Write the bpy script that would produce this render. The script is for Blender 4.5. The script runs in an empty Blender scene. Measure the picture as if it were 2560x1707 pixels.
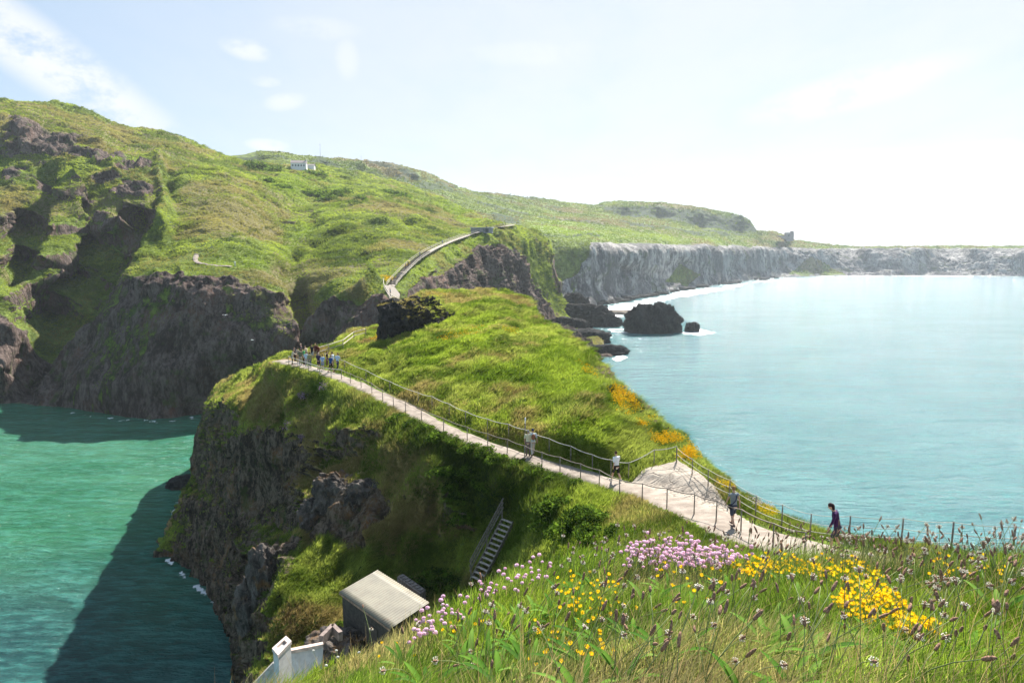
import bpy, bmesh, math, random
import numpy as np
from math import radians, sin, cos, tan, pi
from mathutils import Vector, Matrix, Euler
from mathutils.bvhtree import BVHTree

random.seed(7); RNG = np.random.default_rng(7)
SC = bpy.context.scene
COL = SC.collection
F = 1707.0; TH = radians(7.72); H = 45.0
CT, ST = cos(TH), sin(TH)
SUN_AZ = radians(22.0); SUN_EL = radians(43.0)      # azimuth to the right of +Y
# ------------------------------------------------------------------ measuring helpers
def rays(px, py):
    px = np.asarray(px, float); py = np.asarray(py, float)
    yy = (853.5 - py) / F
    return (px - 1280.0) / F, CT + yy * ST, -ST + yy * CT
def ratio(py):                       # drop per metre forward
    _, ry, rz = rays(0, py); return -rz / ry
def atY(px, py, Y):
    rx, ry, rz = rays(px, py); return Vector((float(rx / ry * Y), float(Y), float(H + rz / ry * Y)))
def atZ(px, py, z):
    rx, ry, rz = rays(px, py); Y = (z - H) * ry / rz; return Vector((float(rx / ry * Y), float(Y), float(z)))
def project(P):
    x, y, z = P[..., 0], P[..., 1], P[..., 2] - H
    d = y * CT - z * ST; u = y * ST + z * CT
    d = np.where(d < .01, .01, d)
    return 1280 + F * x / d, 853.5 - F * u / d
# ------------------------------------------------------------------ noise
def _h(ix, iy, iz, s):
    h = (ix.astype(np.int64) * 374761393 + iy.astype(np.int64) * 668265263 + iz.astype(np.int64) * 1274126177 + s * 974634777) & 0xffffffff
    h = ((h ^ (h >> 13)) * 1274126177) & 0xffffffff
    h = h ^ (h >> 16)
    return (h & 0xffff) / 32767.5 - 1.0
def vn(p, s=0):
    p = np.asarray(p, float); i = np.floor(p); f = p - i
    f = f * f * f * (f * (f * 6 - 15) + 10); i = i.astype(np.int64)
    r = 0
    for a in (0, 1):
        wx = f[..., 0] if a else 1 - f[..., 0]
        for b in (0, 1):
            wy = f[..., 1] if b else 1 - f[..., 1]
            for c in (0, 1):
                wz = f[..., 2] if c else 1 - f[..., 2]
                r = r + wx * wy * wz * _h(i[..., 0] + a, i[..., 1] + b, i[..., 2] + c, s)
    return r
def fbm(p, o=4, s=0, g=.5, ridged=False):
    a = 1; t = 0; n = 0
    p = np.asarray(p, float)
    for k in range(o):
        v = vn(p, s + k)
        if ridged: v = 1 - 2 * np.abs(v)
        t = t + a * v; n += a; a *= g; p = p * 2.03 + 11.7
    return t / n
def ss(a, b, x):
    t = np.clip((x - a) / (b - a), 0, 1); return t * t * (3 - 2 * t)
# ------------------------------------------------------------------ mesh helpers
def raw_mesh(name, V, Fc, smooth=True):
    V = np.ascontiguousarray(V, np.float32).reshape(-1, 3); Fc = np.ascontiguousarray(Fc, np.int32)
    k = Fc.shape[1]; m = bpy.data.meshes.new(name)
    m.vertices.add(len(V)); m.vertices.foreach_set('co', V.ravel())
    m.loops.add(Fc.size); m.loops.foreach_set('vertex_index', Fc.ravel())
    m.polygons.add(len(Fc)); m.polygons.foreach_set('loop_start', np.arange(0, Fc.size, k, dtype=np.int32))
    m.polygons.foreach_set('use_smooth', np.full(len(Fc), smooth, bool))
    m.update(calc_edges=True); return m
def set_col(m, name, arr):
    a = m.color_attributes.new(name, 'FLOAT_COLOR', 'POINT')
    arr = np.ascontiguousarray(arr, np.float32)
    if arr.shape[1] == 3: arr = np.concatenate([arr, np.ones((len(arr), 1), np.float32)], 1)
    a.data.foreach_set('color', np.ascontiguousarray(arr).ravel())
def link(name, m, mat, parent=None):
    o = bpy.data.objects.new(name, m); COL.objects.link(o)
    if mat is not None:
        for q in (mat if isinstance(mat, (list, tuple)) else [mat]): m.materials.append(q)
    if parent is not None: o.parent = parent
    return o
def tag(o, label=None, cat=None, group=None, kind=None):
    if label: o['label'] = label
    if cat: o['category'] = cat
    if group: o['group'] = group
    if kind: o['kind'] = kind
    return o
def empty(name, loc=(0, 0, 0), rz=0.0):
    o = bpy.data.objects.new(name, None); COL.objects.link(o); o.location = loc
    o.rotation_euler = (0, 0, rz); o.empty_display_size = .3; return o
class MB:                                           # mesh builder of boxes, tubes, bars
    def __init__(s): s.v = []; s.f = []
    def box(s, c, d, R=None):
        b = len(s.v); R = R or Matrix.Identity(3); c = Vector(c)
        for x in (-1, 1):
            for y in (-1, 1):
                for z in (-1, 1): s.v.append(c + R @ Vector((x * d[0] / 2, y * d[1] / 2, z * d[2] / 2)))
        for q in ((0, 1, 3, 2), (4, 6, 7, 5), (0, 4, 5, 1), (2, 3, 7, 6), (0, 2, 6, 4), (1, 5, 7, 3)): s.f.append([b + i for i in q])
        return s
    def beam(s, a, b, w, h=None):
        a = Vector(a); b = Vector(b); h = h or w; d = b - a; L = d.length; d.normalize()
        up = Vector((0, 0, 1)) if abs(d.z) < .95 else Vector((0, 1, 0))
        x = d.cross(up).normalized(); z = x.cross(d)
        R = Matrix((x, d, z)).transposed(); return s.box((a + b) / 2, (w, L, h), R)
    def tube(s, pts, r, n=6, cap=True):
        pts = [Vector(p) for p in pts]; rr = r if isinstance(r, (list, tuple)) else [r] * len(pts); b0 = len(s.v)
        for i, p in enumerate(pts):
            d = (pts[min(i + 1, len(pts) - 1)] - pts[max(i - 1, 0)]).normalized()
            up = Vector((0, 0, 1)) if abs(d.z) < .9 else Vector((0, 1, 0))
            x = d.cross(up).normalized(); z = x.cross(d)
            for k in range(n):
                a = 2 * pi * k / n; s.v.append(p + (x * cos(a) + z * sin(a)) * rr[i])
        for i in range(len(pts) - 1):
            for k in range(n):
                s.f.append([b0 + i * n + k, b0 + i * n + (k + 1) % n, b0 + (i + 1) * n + (k + 1) % n, b0 + (i + 1) * n + k])
        if cap:
            s.f.append([b0 + k for k in range(n)][::-1]); s.f.append([b0 + (len(pts) - 1) * n + k for k in range(n)])
        return s
    def face(s, pts):
        b = len(s.v); s.v += [Vector(p) for p in pts]; s.f.append(list(range(b, b + len(pts)))); return s
    def mesh(s, name, smooth=False):
        m = bpy.data.meshes.new(name); m.from_pydata([tuple(v) for v in s.v], [], s.f)
        if smooth: m.polygons.foreach_set('use_smooth', [True] * len(m.polygons))
        m.update(); return m
    def build(s, name, mat, parent=None, smooth=False): return link(name, s.mesh(name, smooth), mat, parent)
# ------------------------------------------------------------------ node helpers
class NT:
    def __init__(s, name):
        s.m = bpy.data.materials.new(name); s.m.use_nodes = True; s.t = s.m.node_tree; s.t.nodes.clear()
        s.out = s.t.nodes.new('ShaderNodeOutputMaterial')
    def n(s, typ, **kw):
        o = s.t.nodes.new('ShaderNode' + typ)
        for k, v in kw.items(): setattr(o, k, v)
        return o
    def l(s, a, b): s.t.links.new(a, b)
    def val(s, sock, v):
        if isinstance(v, bpy.types.NodeSocket): s.l(v, sock)
        elif isinstance(v, (tuple, list)): sock.default_value = tuple(v) + ((1,) if len(v) == 3 and sock.type == 'RGBA' else ())
        else: sock.default_value = v
    def pos(s):
        if not hasattr(s, '_g'): s._g = s.n('NewGeometry')
        return s._g.outputs['Position']
    def mapped(s, scale, vec=None):
        m = s.n('Mapping'); s.l(vec or s.pos(), m.inputs[0]); m.inputs['Scale'].default_value = scale; return m.outputs[0]
    def noise(s, sc, det=4, rough=.55, vec=None, scale=None, out=0):
        k = s.n('TexNoise'); v = vec or s.pos()
        if scale: v = s.mapped(scale, v)
        s.l(v, k.inputs['Vector']); k.inputs['Scale'].default_value = sc; k.inputs['Detail'].default_value = det
        k.inputs['Roughness'].default_value = rough; return k.outputs[out]
    def ramp(s, fac, a, b, lo=0., hi=1.):
        k = s.n('MapRange'); k.interpolation_type = 'SMOOTHSTEP'; s.val(k.inputs[0], fac); k.inputs[1].default_value = a; k.inputs[2].default_value = b
        k.inputs[3].default_value = lo; k.inputs[4].default_value = hi; return k.outputs[0]
    def mix(s, f, a, b, mode='MIX'):
        k = s.n('Mix', data_type='RGBA', blend_type=mode); s.val(k.inputs[0], f); s.val(k.inputs[6], a); s.val(k.inputs[7], b); return k.outputs[2]
    def math(s, op, a, b=0., c=None):
        k = s.n('Math', operation=op); s.val(k.inputs[0], a); s.val(k.inputs[1], b)
        if c is not None: s.val(k.inputs[2], c)
        return k.outputs[0]
    def attr(s, name):
        a = s.n('Attribute', attribute_name=name); return a
    def bump(s, h, strength=.5, dist=1., nrm=None):
        b = s.n('Bump'); b.inputs['Strength'].default_value = strength; b.inputs['Distance'].default_value = dist; s.l(h, b.inputs['Height'])
        if nrm: s.l(nrm, b.inputs['Normal'])
        return b.outputs[0]
    def bsdf(s, col, rough=.9, nrm=None, spec=.3, **kw):
        p = s.n('BsdfPrincipled'); s.val(p.inputs['Base Color'], col); s.val(p.inputs['Roughness'], rough)
        p.inputs['Specular IOR Level'].default_value = spec
        if nrm: s.l(nrm, p.inputs['Normal'])
        for k, v in kw.items(): s.val(p.inputs[k], v)
        return p.outputs[0]
    def done(s, sh): s.l(sh, s.out.inputs[0]); return s.m
def simple(name, col, rough=.85, var=.25, sc=6., spec=.3, bump=0.2, metal=0.):
    t = NT(name); f = t.noise(sc, 5, .6); lo = tuple(c * (1 - var) for c in col); hi = tuple(min(1, c * (1 + var)) for c in col)
    c = t.mix(t.ramp(f, .35, .65), lo, hi)
    return t.done(t.bsdf(c, rough, t.bump(f, bump, .02) if bump else None, spec, Metallic=metal))
# ------------------------------------------------------------------ land materials
def land_mat(name, k, dark, lush, dry, rock_lo, rock_hi, rock_warm, shrub, rs=(1, 1, .35), rockbump=1., gbump=1., streak=0.):
    t = NT(name); a = t.attr('Mask'); sep = t.n('SeparateColor'); t.l(a.outputs['Color'], sep.inputs[0])
    R, G, B, A = sep.outputs[0], sep.outputs[1], sep.outputs[2], a.outputs['Alpha']
    n1 = t.noise(.11 * k, 5, .6); n2 = t.noise(.9 * k, 6, .65); n3 = t.noise(5. * k, 5, .7); n4 = t.noise(.35 * k, 5, .6)
    g = t.mix(t.ramp(t.math('ADD', n2, t.math('MULTIPLY', t.math('SUBTRACT', n3, .5), .6)), .36, .64), dark, lush)
    g = t.mix(t.ramp(t.math('ADD', n1, t.math('MULTIPLY', B, .55)), .62, .78), g, dry)
    g = t.mix(t.math('MULTIPLY', G, .8), g, t.mix(t.ramp(n3, .35, .65), tuple(c * .75 for c in lush), tuple(c * 1.35 for c in lush)))
    g = t.mix(t.math('MULTIPLY', A, t.ramp(n2, .3, .5)), g, t.mix(t.ramp(n3, .4, .6), shrub, tuple(c * 1.7 for c in shrub)))
    r1 = t.noise(.8 * k, 8, .68, scale=rs); r2 = t.noise(3.5 * k, 6, .7, scale=rs); r3 = t.noise(.22 * k, 4, .6)
    wv = t.n('VectorMath', operation='MULTIPLY_ADD'); t.l(t.noise(.7 * k, 4, .6, out=1), wv.inputs[0]); wv.inputs[1].default_value = (2.2 / k,) * 3; t.l(t.pos(), wv.inputs[2])
    vo = t.n('TexVoronoi'); t.l(t.mapped(tuple(c * k for c in rs), wv.outputs[0]), vo.inputs['Vector']); vo.inputs['Scale'].default_value = 1.6
    vo.feature = 'DISTANCE_TO_EDGE'
    r = t.mix(t.ramp(t.math('ADD', r1, t.math('MULTIPLY', t.math('SUBTRACT', r2, .5), .7)), .40, .66), rock_lo, rock_hi)
    r = t.mix(t.ramp(r3, .48, .7), r, t.mix(t.ramp(r2, .4, .6), rock_warm, rock_hi))
    r = t.mix(t.math('MULTIPLY', t.ramp(vo.outputs['Distance'], .0, .05, 1., 0.), .30), r, tuple(c * .35 for c in rock_lo))
    if streak:
        st = t.noise(1., 6, .7, scale=(.16 * k, .16 * k, .05 * k)); r = t.mix(t.ramp(st, .46, .6, 0., streak), r, rock_lo)
    # moss and lichen on ledges
    r = t.mix(t.ramp(t.math('ADD', n4, t.math('MULTIPLY', t.math('SUBTRACT', n2, .5), .8)), .56, .68, 0., .55), r, dark)
    edge = t.math('ADD', R, t.math('MULTIPLY', t.math('SUBTRACT', r1, .5), 1.3))
    c = t.mix(t.ramp(edge, .42, .58), g, r)
    hb = t.math('ADD', t.math('MULTIPLY', r1, 1.), t.math('MULTIPLY', r2, .35))
    hb = t.math('ADD', hb, t.math('MULTIPLY', t.ramp(vo.outputs['Distance'], 0., .10), .10))
    hg = t.math('ADD', t.math('MULTIPLY', n2, .6), t.math('MULTIPLY', n3, .35))
    h = t.n('Mix', data_type='FLOAT'); t.val(h.inputs[0], t.ramp(edge, .42, .58)); t.val(h.inputs[2], t.math('MULTIPLY', hg, gbump)); t.val(h.inputs[3], t.math('MULTIPLY', hb, rockbump))
    nr = t.bump(h.outputs[0], .9, 1. / k)
    return t.done(t.bsdf(c, .95, nr, .12))
M = {}
M['isle'] = land_mat('isle_ground', 1.3, (.055, .085, .016), (.16, .22, .025), (.24, .18, .07), (.050, .037, .028), (.24, .18, .13), (.26, .135, .055), (.018, .035, .012), rockbump=1.3, gbump=.5)
M['main'] = land_mat('mainland_ground', .42, (.075, .11, .025), (.17, .22, .04), (.18, .16, .07), (.058, .040, .036), (.19, .145, .125), (.18, .095, .068), (.02, .035, .016), rockbump=1.0, gbump=.8)
M['bay'] = land_mat('bay_ground', .13, (.08, .11, .035), (.20, .26, .06), (.20, .17, .09), (.12, .115, .12), (.54, .51, .49), (.40, .36, .34), (.025, .04, .022), rs=(1, 1, .45), rockbump=1.0, gbump=.6, streak=.8)
# ------------------------------------------------------------------ layers of land
def interp_curve(pts, x):
    p = np.array(pts, float); return np.interp(x, p[:, 0], p[:, 1])
def poly_mask(px, py, poly, feather):
    P = np.array(poly, float); n = len(P); inside = np.zeros(px.shape, bool); d = np.full(px.shape, 1e9)
    for i in range(n):
        x1, y1 = P[i]; x2, y2 = P[(i + 1) % n]
        c = ((y1 > py) != (y2 > py)) & (px < (x2 - x1) * (py - y1) / ((y2 - y1) if y2 != y1 else 1e-9) + x1); inside ^= c
        ex, ey = x2 - x1, y2 - y1; L = ex * ex + ey * ey + 1e-9
        t = np.clip(((px - x1) * ex + (py - y1) * ey) / L, 0, 1); d = np.minimum(d, np.hypot(px - x1 - t * ex, py - y1 - t * ey))
    s = np.where(inside, d, -d); return ss(-feather, feather, s)
def line_mask(px, py, pts, w):
    P = np.array(pts, float); d = np.full(px.shape, 1e9)
    for i in range(len(P) - 1):
        x1, y1 = P[i]; x2, y2 = P[i + 1]; ex, ey = x2 - x1, y2 - y1; L = ex * ex + ey * ey + 1e-9
        t = np.clip(((px - x1) * ex + (py - y1) * ey) / L, 0, 1); d = np.minimum(d, np.hypot(px - x1 - t * ex, py - y1 - t * ey))
    return 1 - ss(w * .6, w * 1.2, d)
class RBF:
    def __init__(s, pts, sy=1., reg=1e-4):
        X = np.array([[p[0], p[1] * sy] for p in pts], float) / 100.; w = []
        for p in pts:
            if p[2] == 'y': w.append(1. / p[3])
            else:
                w.append(ratio(p[1]) / (H - p[3]))
        w = np.array(w); n = len(w); s.X = X; s.sy = sy
        K = np.hypot(X[:, None, 0] - X[None, :, 0], X[:, None, 1] - X[None, :, 1]) + 0.
        A = np.zeros((n + 3, n + 3)); A[:n, :n] = -K + np.eye(n) * reg; A[:n, n] = A[n, :n] = 1; A[:n, n + 1:] = X; A[n + 1:, :n] = X.T
        s.c = np.linalg.solve(A, np.concatenate([w, np.zeros(3)]))
    def __call__(s, px, py):
        sh = px.shape; q = np.stack([px.ravel(), py.ravel() * s.sy], 1) / 100.; out = np.empty(len(q)); n = len(s.X)
        for i in range(0, len(q), 30000):
            a = q[i:i + 30000]; K = np.hypot(a[:, None, 0] - s.X[None, :, 0], a[:, None, 1] - s.X[None, :, 1])
            out[i:i + 30000] = -K @ s.c[:n] + s.c[n] + a @ s.c[n + 1:]
        return out.reshape(sh)
def grid_normals(P):
    du = np.gradient(P, axis=1); dv = np.gradient(P, axis=0); n = np.cross(du, dv)
    n /= np.linalg.norm(n, axis=2, keepdims=True) + 1e-9; return n
def layer(name, x0, x1, nx, ny, top, bottom, ctrl, ext, maskf, mat, dispf, sy=1., front=(), wmin=1e-4, wmax=1., topj=0., warp=0.):
    xs = np.linspace(x0, x1, nx); tp = interp_curve(top, xs); bt = interp_curve(bottom, xs)
    if topj: tp = tp + topj * fbm(np.stack([xs / 22, xs * 0, xs * 0], 1), 4, 5)
    bt = np.maximum(bt, tp + .5)
    t = np.linspace(0, 1, ny)[:, None]
    PY = bt[None] * (1 - t) + tp[None] * t; PX = np.repeat(xs[None], ny, 0)
    f = RBF(ctrl, sy)
    if warp:
        q = np.stack([PX / 60, PY / 60, PX * 0], 2); QX = PX + warp * fbm(q, 4, 21); QY = PY + warp * .6 * fbm(q, 4, 33)
        w = f(QX, QY)
    else: w = f(PX, PY)
    w = np.clip(w, wmin, wmax)
    rx, ry, rz = rays(PX, PY); Y = 1 / w
    P = np.stack([rx / ry * Y, Y, H + rz / ry * Y], 2)
    # continue over the crest, away from the viewpoint
    d = P[-1].copy(); d[:, 2] = 0; d /= np.linalg.norm(d, axis=1, keepdims=True); rows = []; last = P[-1]
    E = [(0, 0)] + list(ext); 
    for i in range(1, len(E)):
        for k in (.34, .67, 1.):
            a = E[i - 1][0] + (E[i][0] - E[i - 1][0]) * k; z = E[i - 1][1] + (E[i][1] - E[i - 1][1]) * k
            r = last + d * a; r[:, 2] = last[:, 2] + z; rows.append(r)
    fr = []
    for (a, z) in reversed(list(front)):
        dd = P[0].copy(); dd[:, 2] = 0; dd /= np.linalg.norm(dd, axis=1, keepdims=True); r = P[0] - dd * a; r[:, 2] = P[0][:, 2] + z; fr.append(r)
    P = np.concatenate(([np.array(fr)] if fr else []) + [P] + ([np.array(rows)] if rows else []), 0)
    nf, nb = len(fr), len(rows)
    PXe = np.concatenate([np.repeat(PX[:1], nf, 0), PX, np.repeat(PX[-1:], nb, 0)], 0)
    PYe = np.concatenate([np.repeat(PY[:1], nf, 0) + 60, PY, np.repeat(PY[-1:], nb, 0) - 1], 0)
    N = grid_normals(P)
    rock = None
    mk = maskf(PXe, PYe, P, N)
    P = dispf(P, N, mk)
    N2 = grid_normals(P); mk = maskf(PXe, PYe, P, N * .5 + N2 * .5)
    ny2 = P.shape[0]; idx = np.arange(ny2 * nx).reshape(ny2, nx)
    Fc = np.stack([idx[:-1, :-1], idx[:-1, 1:], idx[1:, 1:], idx[1:, :-1]], 2).reshape(-1, 4)
    m = raw_mesh(name, P.reshape(-1, 3), Fc); set_col(m, 'Mask', np.clip(mk.reshape(-1, 4), 0, 1))
    o = link(name, m, mat); o['kind'] = 'structure'
    return dict(o=o, P=P, N=N2, M=mk, F=Fc, px=PXe, py=PYe, nf=nf, nb=nb)

# ================================================================== the island ridge with the footpath
PATH_PX = [(700, 900, 32.2), (745, 912, 32.2), (800, 926, 32.2), (870, 950, 32.2), (930, 977, 32.1), (1000, 1012, 32.0), (1080, 1053, 31.9), (1160, 1090, 31.8),
           (1250, 1122, 31.6), (1350, 1155, 31.5), (1450, 1182, 31.4), (1540, 1208, 31.4), (1620, 1230, 31.8), (1700, 1258, 32.5),
           (1780, 1290, 33.0), (1870, 1330, 33.6), (1980, 1362, 34.2), (2100, 1392, 34.8), (2300, 1440, 35.6), (2600, 1500, 36.6)]
PATH = np.array([atZ(*p) for p in PATH_PX])
PATHW = np.interp(np.arange(len(PATH_PX)), [0, 2, 9, 11, 13, 16, 19], [1.2, .95, .95, .95, 1.25, 1.5, 1.5])
def densify(P, W, step=.25):
    o = []; w = []
    for i in range(len(P) - 1):
        a = P[max(i - 1, 0)]; b = P[i]; c = P[i + 1]; d = P[min(i + 2, len(P) - 1)]; n = max(2, int(np.linalg.norm(c - b) / step))
        for k in range(n):
            t = k / n
            o.append(.5 * ((2 * b) + (-a + c) * t + (2 * a - 5 * b + 4 * c - d) * t * t + (-a + 3 * b - 3 * c + d) * t ** 3)); w.append(W[i] * (1 - t) + W[i + 1] * t)
    o.append(P[-1]); w.append(W[-1]); return np.array(o), np.array(w)
PD, PW = densify(PATH, PATHW)
def path_info(P):
    q = P.reshape(-1, 3); best = np.full(len(q), 1e9); bi = np.zeros(len(q), int)
    S = PD[::2]
    for i in range(0, len(q), 20000):
        a = q[i:i + 20000]; d = np.hypot(a[:, None, 0] - S[None, :, 0], a[:, None, 1] - S[None, :, 1]); k = d.argmin(1)
        best[i:i + 20000] = d[np.arange(len(a)), k]; bi[i:i + 20000] = k * 2
    return best.reshape(P.shape[:-1]), PD[bi, 2].reshape(P.shape[:-1]), PW[bi].reshape(P.shape[:-1])
topB = [(394, 1380), (405, 1362), (430, 1310), (455, 1255), (482, 1205), (488, 1190), (494, 1130), (500, 1085), (512, 1035), (530, 990), (560, 955), (620, 925), (680, 900), (720, 885), (760, 876),
        (800, 866), (880, 833), (960, 815), (1000, 780), (1040, 738), (1099, 727), (1197, 727), (1273, 731), (1317, 751), (1344, 795), (1404, 827), (1448, 860), (1491, 903), (1535, 958),
        (1578, 996), (1622, 1034), (1676, 1088), (1731, 1137), (1796, 1186), (1850, 1230), (1959, 1290), (2068, 1333), (2200, 1358), (2400, 1385), (2560, 1400), (2900, 1430)]
botB = [(394, 1381), (420, 1402), (480, 1445), (540, 1520), (585, 1590), (597, 1700), (602, 1800), (640, 1900), (1000, 1900), (1200, 1750), (1500, 1600), (1800, 1560), (2200, 1550), (2900, 1560)]
C = []
C += [(p[0], p[1], 'z', p[2]) for p in PATH_PX]
C += [(396, 1379, 'z', .2), (430, 1312, 'z', .3), (455, 1257, 'z', .5), (484, 1205, 'z', 1.), (496, 1120, 'y', 126), (512, 1035, 'y', 134), (530, 990, 'y', 138), (560, 955, 'y', 134), (620, 925, 'y', 114),
      (680, 900, 'y', 94), (720, 885, 'y', 83), (760, 876, 'y', 84), (800, 866, 'y', 89), (880, 833, 'y', 101), (960, 815, 'y', 105), (1000, 780, 'y', 112), (1040, 738, 'y', 118),
      (1099, 727, 'z', 37.5), (1197, 727, 'z', 37.6), (1273, 731, 'z', 37.2), (1317, 751, 'z', 36.6), (1344, 795, 'z', 36), (1404, 827, 'z', 35.5), (1448, 860, 'z', 35), (1491, 903, 'z', 34.5), (1535, 958, 'z', 34),
      (1578, 996, 'z', 33.6), (1622, 1034, 'z', 33.0), (1676, 1088, 'z', 32.5), (1731, 1137, 'z', 32.6), (1796, 1186, 'z', 33.1), (1850, 1230, 'z', 33.6), (1959, 1290, 'z', 34.2), (2068, 1333, 'z', 34.6), (2200, 1358, 'z', 35),
      (2560, 1400, 'z', 36), (2900, 1430, 'z', 36.5),
      # green face between path and crest
      (1000, 900, 'y', 70), (1000, 850, 'y', 82), (900, 870, 'y', 84), (900, 930, 'y', 70), (1100, 850, 'y', 76), (1100, 950, 'y', 60), (1150, 760, 'y', 103), (1200, 800, 'y', 84), (1260, 780, 'y', 90), (1200, 900, 'y', 62.5), (1200, 1000, 'y', 52.5), (1300, 850, 'y', 73), (1300, 950, 'y', 55.5),
      (1300, 1050, 'y', 47.5), (1400, 900, 'y', 60), (1400, 1000, 'y', 49.5), (1400, 1100, 'y', 43.2), (1500, 1000, 'y', 47), (1500, 1100, 'y', 41.6), (1550, 1150, 'y', 41.2), (1620, 1120, 'y', 42.4), (1600, 1180, 'z', 31.75), (1700, 1180, 'z', 32.3), (1640, 1160, 'z', 31.95), (1690, 1150, 'z', 32.3), (1730, 1165, 'z', 32.5),
      (1850, 1270, 'z', 33.4), (2000, 1330, 'z', 34.3), (1650, 1200, 'z', 31.9), (1750, 1230, 'z', 32.6),
      # left slope
      (700, 950, 'y', 73.5), (760, 960, 'y', 71), (650, 1000, 'y', 75), (600, 1000, 'y', 82), (600, 1100, 'y', 76), (560, 1000, 'y', 96), (520, 1100, 'y', 106), (550, 1200, 'y', 88), (500, 1250, 'y', 95), (520, 1330, 'y', 86), (450, 1370, 'y', 93), (450, 1330, 'y', 97),
      (420, 1402, 'z', .0), (480, 1440, 'z', .0), (540, 1515, 'z', .0), (585, 1590, 'z', .2), (596, 1700, 'z', .2), (600, 1800, 'z', .3), (500, 1400, 'y', 88), (560, 1450, 'y', 76),
      (700, 1050, 'y', 68), (700, 1150, 'y', 66), (640, 1200, 'y', 72), (600, 1300, 'y', 75), (600, 1400, 'y', 70), (590, 1500, 'y', 67), (585, 1560, 'y', 66), (660, 1300, 'y', 67), (720, 1260, 'y', 64), (700, 1330, 'y', 62), (640, 1390, 'y', 64),
      (800, 1000, 'y', 66.5), (860, 1000, 'y', 61.5), (800, 1100, 'y', 60), (900, 1040, 'y', 56.5), (760, 1180, 'y', 62), (850, 1150, 'y', 56), (940, 1060, 'y', 53), (1000, 1075, 'y', 50.5),
      # upper rock spur
      (880, 1190, 'y', 50), (830, 1215, 'y', 50), (790, 1260, 'y', 49.5), (768, 1310, 'y', 49), (760, 1340, 'y', 48.5), (850, 1300, 'y', 46.5), (950, 1250, 'y', 46.5), (1000, 1150, 'y', 47.5), (940, 1180, 'y', 49), (1060, 1100, 'y', 47.6), (1100, 1160, 'y', 45),
      (1115, 1220, 'y', 43.8), (1135, 1280, 'y', 43), (1060, 1300, 'y', 43.8), (980, 1350, 'y', 43.4), (860, 1380, 'y', 44), (1130, 1130, 'y', 46.8), (1150, 1200, 'y', 44.8), (1190, 1290, 'y', 42), (1150, 1380, 'y', 41), (1190, 1150, 'y', 45.4),
      # lower rock spur
      (745, 1348, 'y', 47), (700, 1370, 'y', 47), (650, 1430, 'y', 46), (618, 1500, 'y', 45), (612, 1600, 'y', 42.5), (614, 1700, 'y', 39.5), (620, 1850, 'y', 36), (603, 1500, 'y', 57), (598, 1600, 'y', 62), (630, 1390, 'y', 56), (760, 1400, 'y', 44.5),
      (700, 1500, 'y', 41.5), (800, 1470, 'y', 41.5), (700, 1620, 'y', 37.5), (760, 1600, 'y', 37.4), (850, 1500, 'y', 40.2), (900, 1600, 'y', 35.2), (950, 1430, 'y', 41.8), (1000, 1560, 'y', 36.3), (1050, 1480, 'y', 39.2), (1100, 1500, 'y', 38.2), (1140, 1470, 'y', 39), (900, 1750, 'y', 31), (700, 1800, 'y', 33), (1000, 1900, 'y', 27),
      # gully and bank below the path
      (1250, 1165, 'y', 42.7), (1250, 1210, 'y', 41.2), (1280, 1260, 'y', 41.2), (1345, 1190, 'y', 40.5), (1330, 1260, 'y', 38.2), (1350, 1350, 'y', 34.9), (1400, 1300, 'y', 35.4), (1450, 1215, 'y', 37.7), (1500, 1260, 'y', 35.2), (1545, 1240, 'y', 36.8), (1600, 1300, 'y', 31.4),
      (1450, 1400, 'y', 30.5), (1600, 1380, 'y', 27), (1300, 1450, 'y', 33.5), (1300, 1550, 'y', 29), (1700, 1330, 'y', 28.4), (1800, 1360, 'y', 25), (1900, 1420, 'y', 21), (2300, 1480, 'y', 15.5), (1900, 1550, 'y', 15), (2500, 1550, 'y', 13), (1220, 1450, 'y', 37.4), (1230, 1350, 'y', 40.2), (1260, 1330, 'y', 40.2)]
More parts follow.
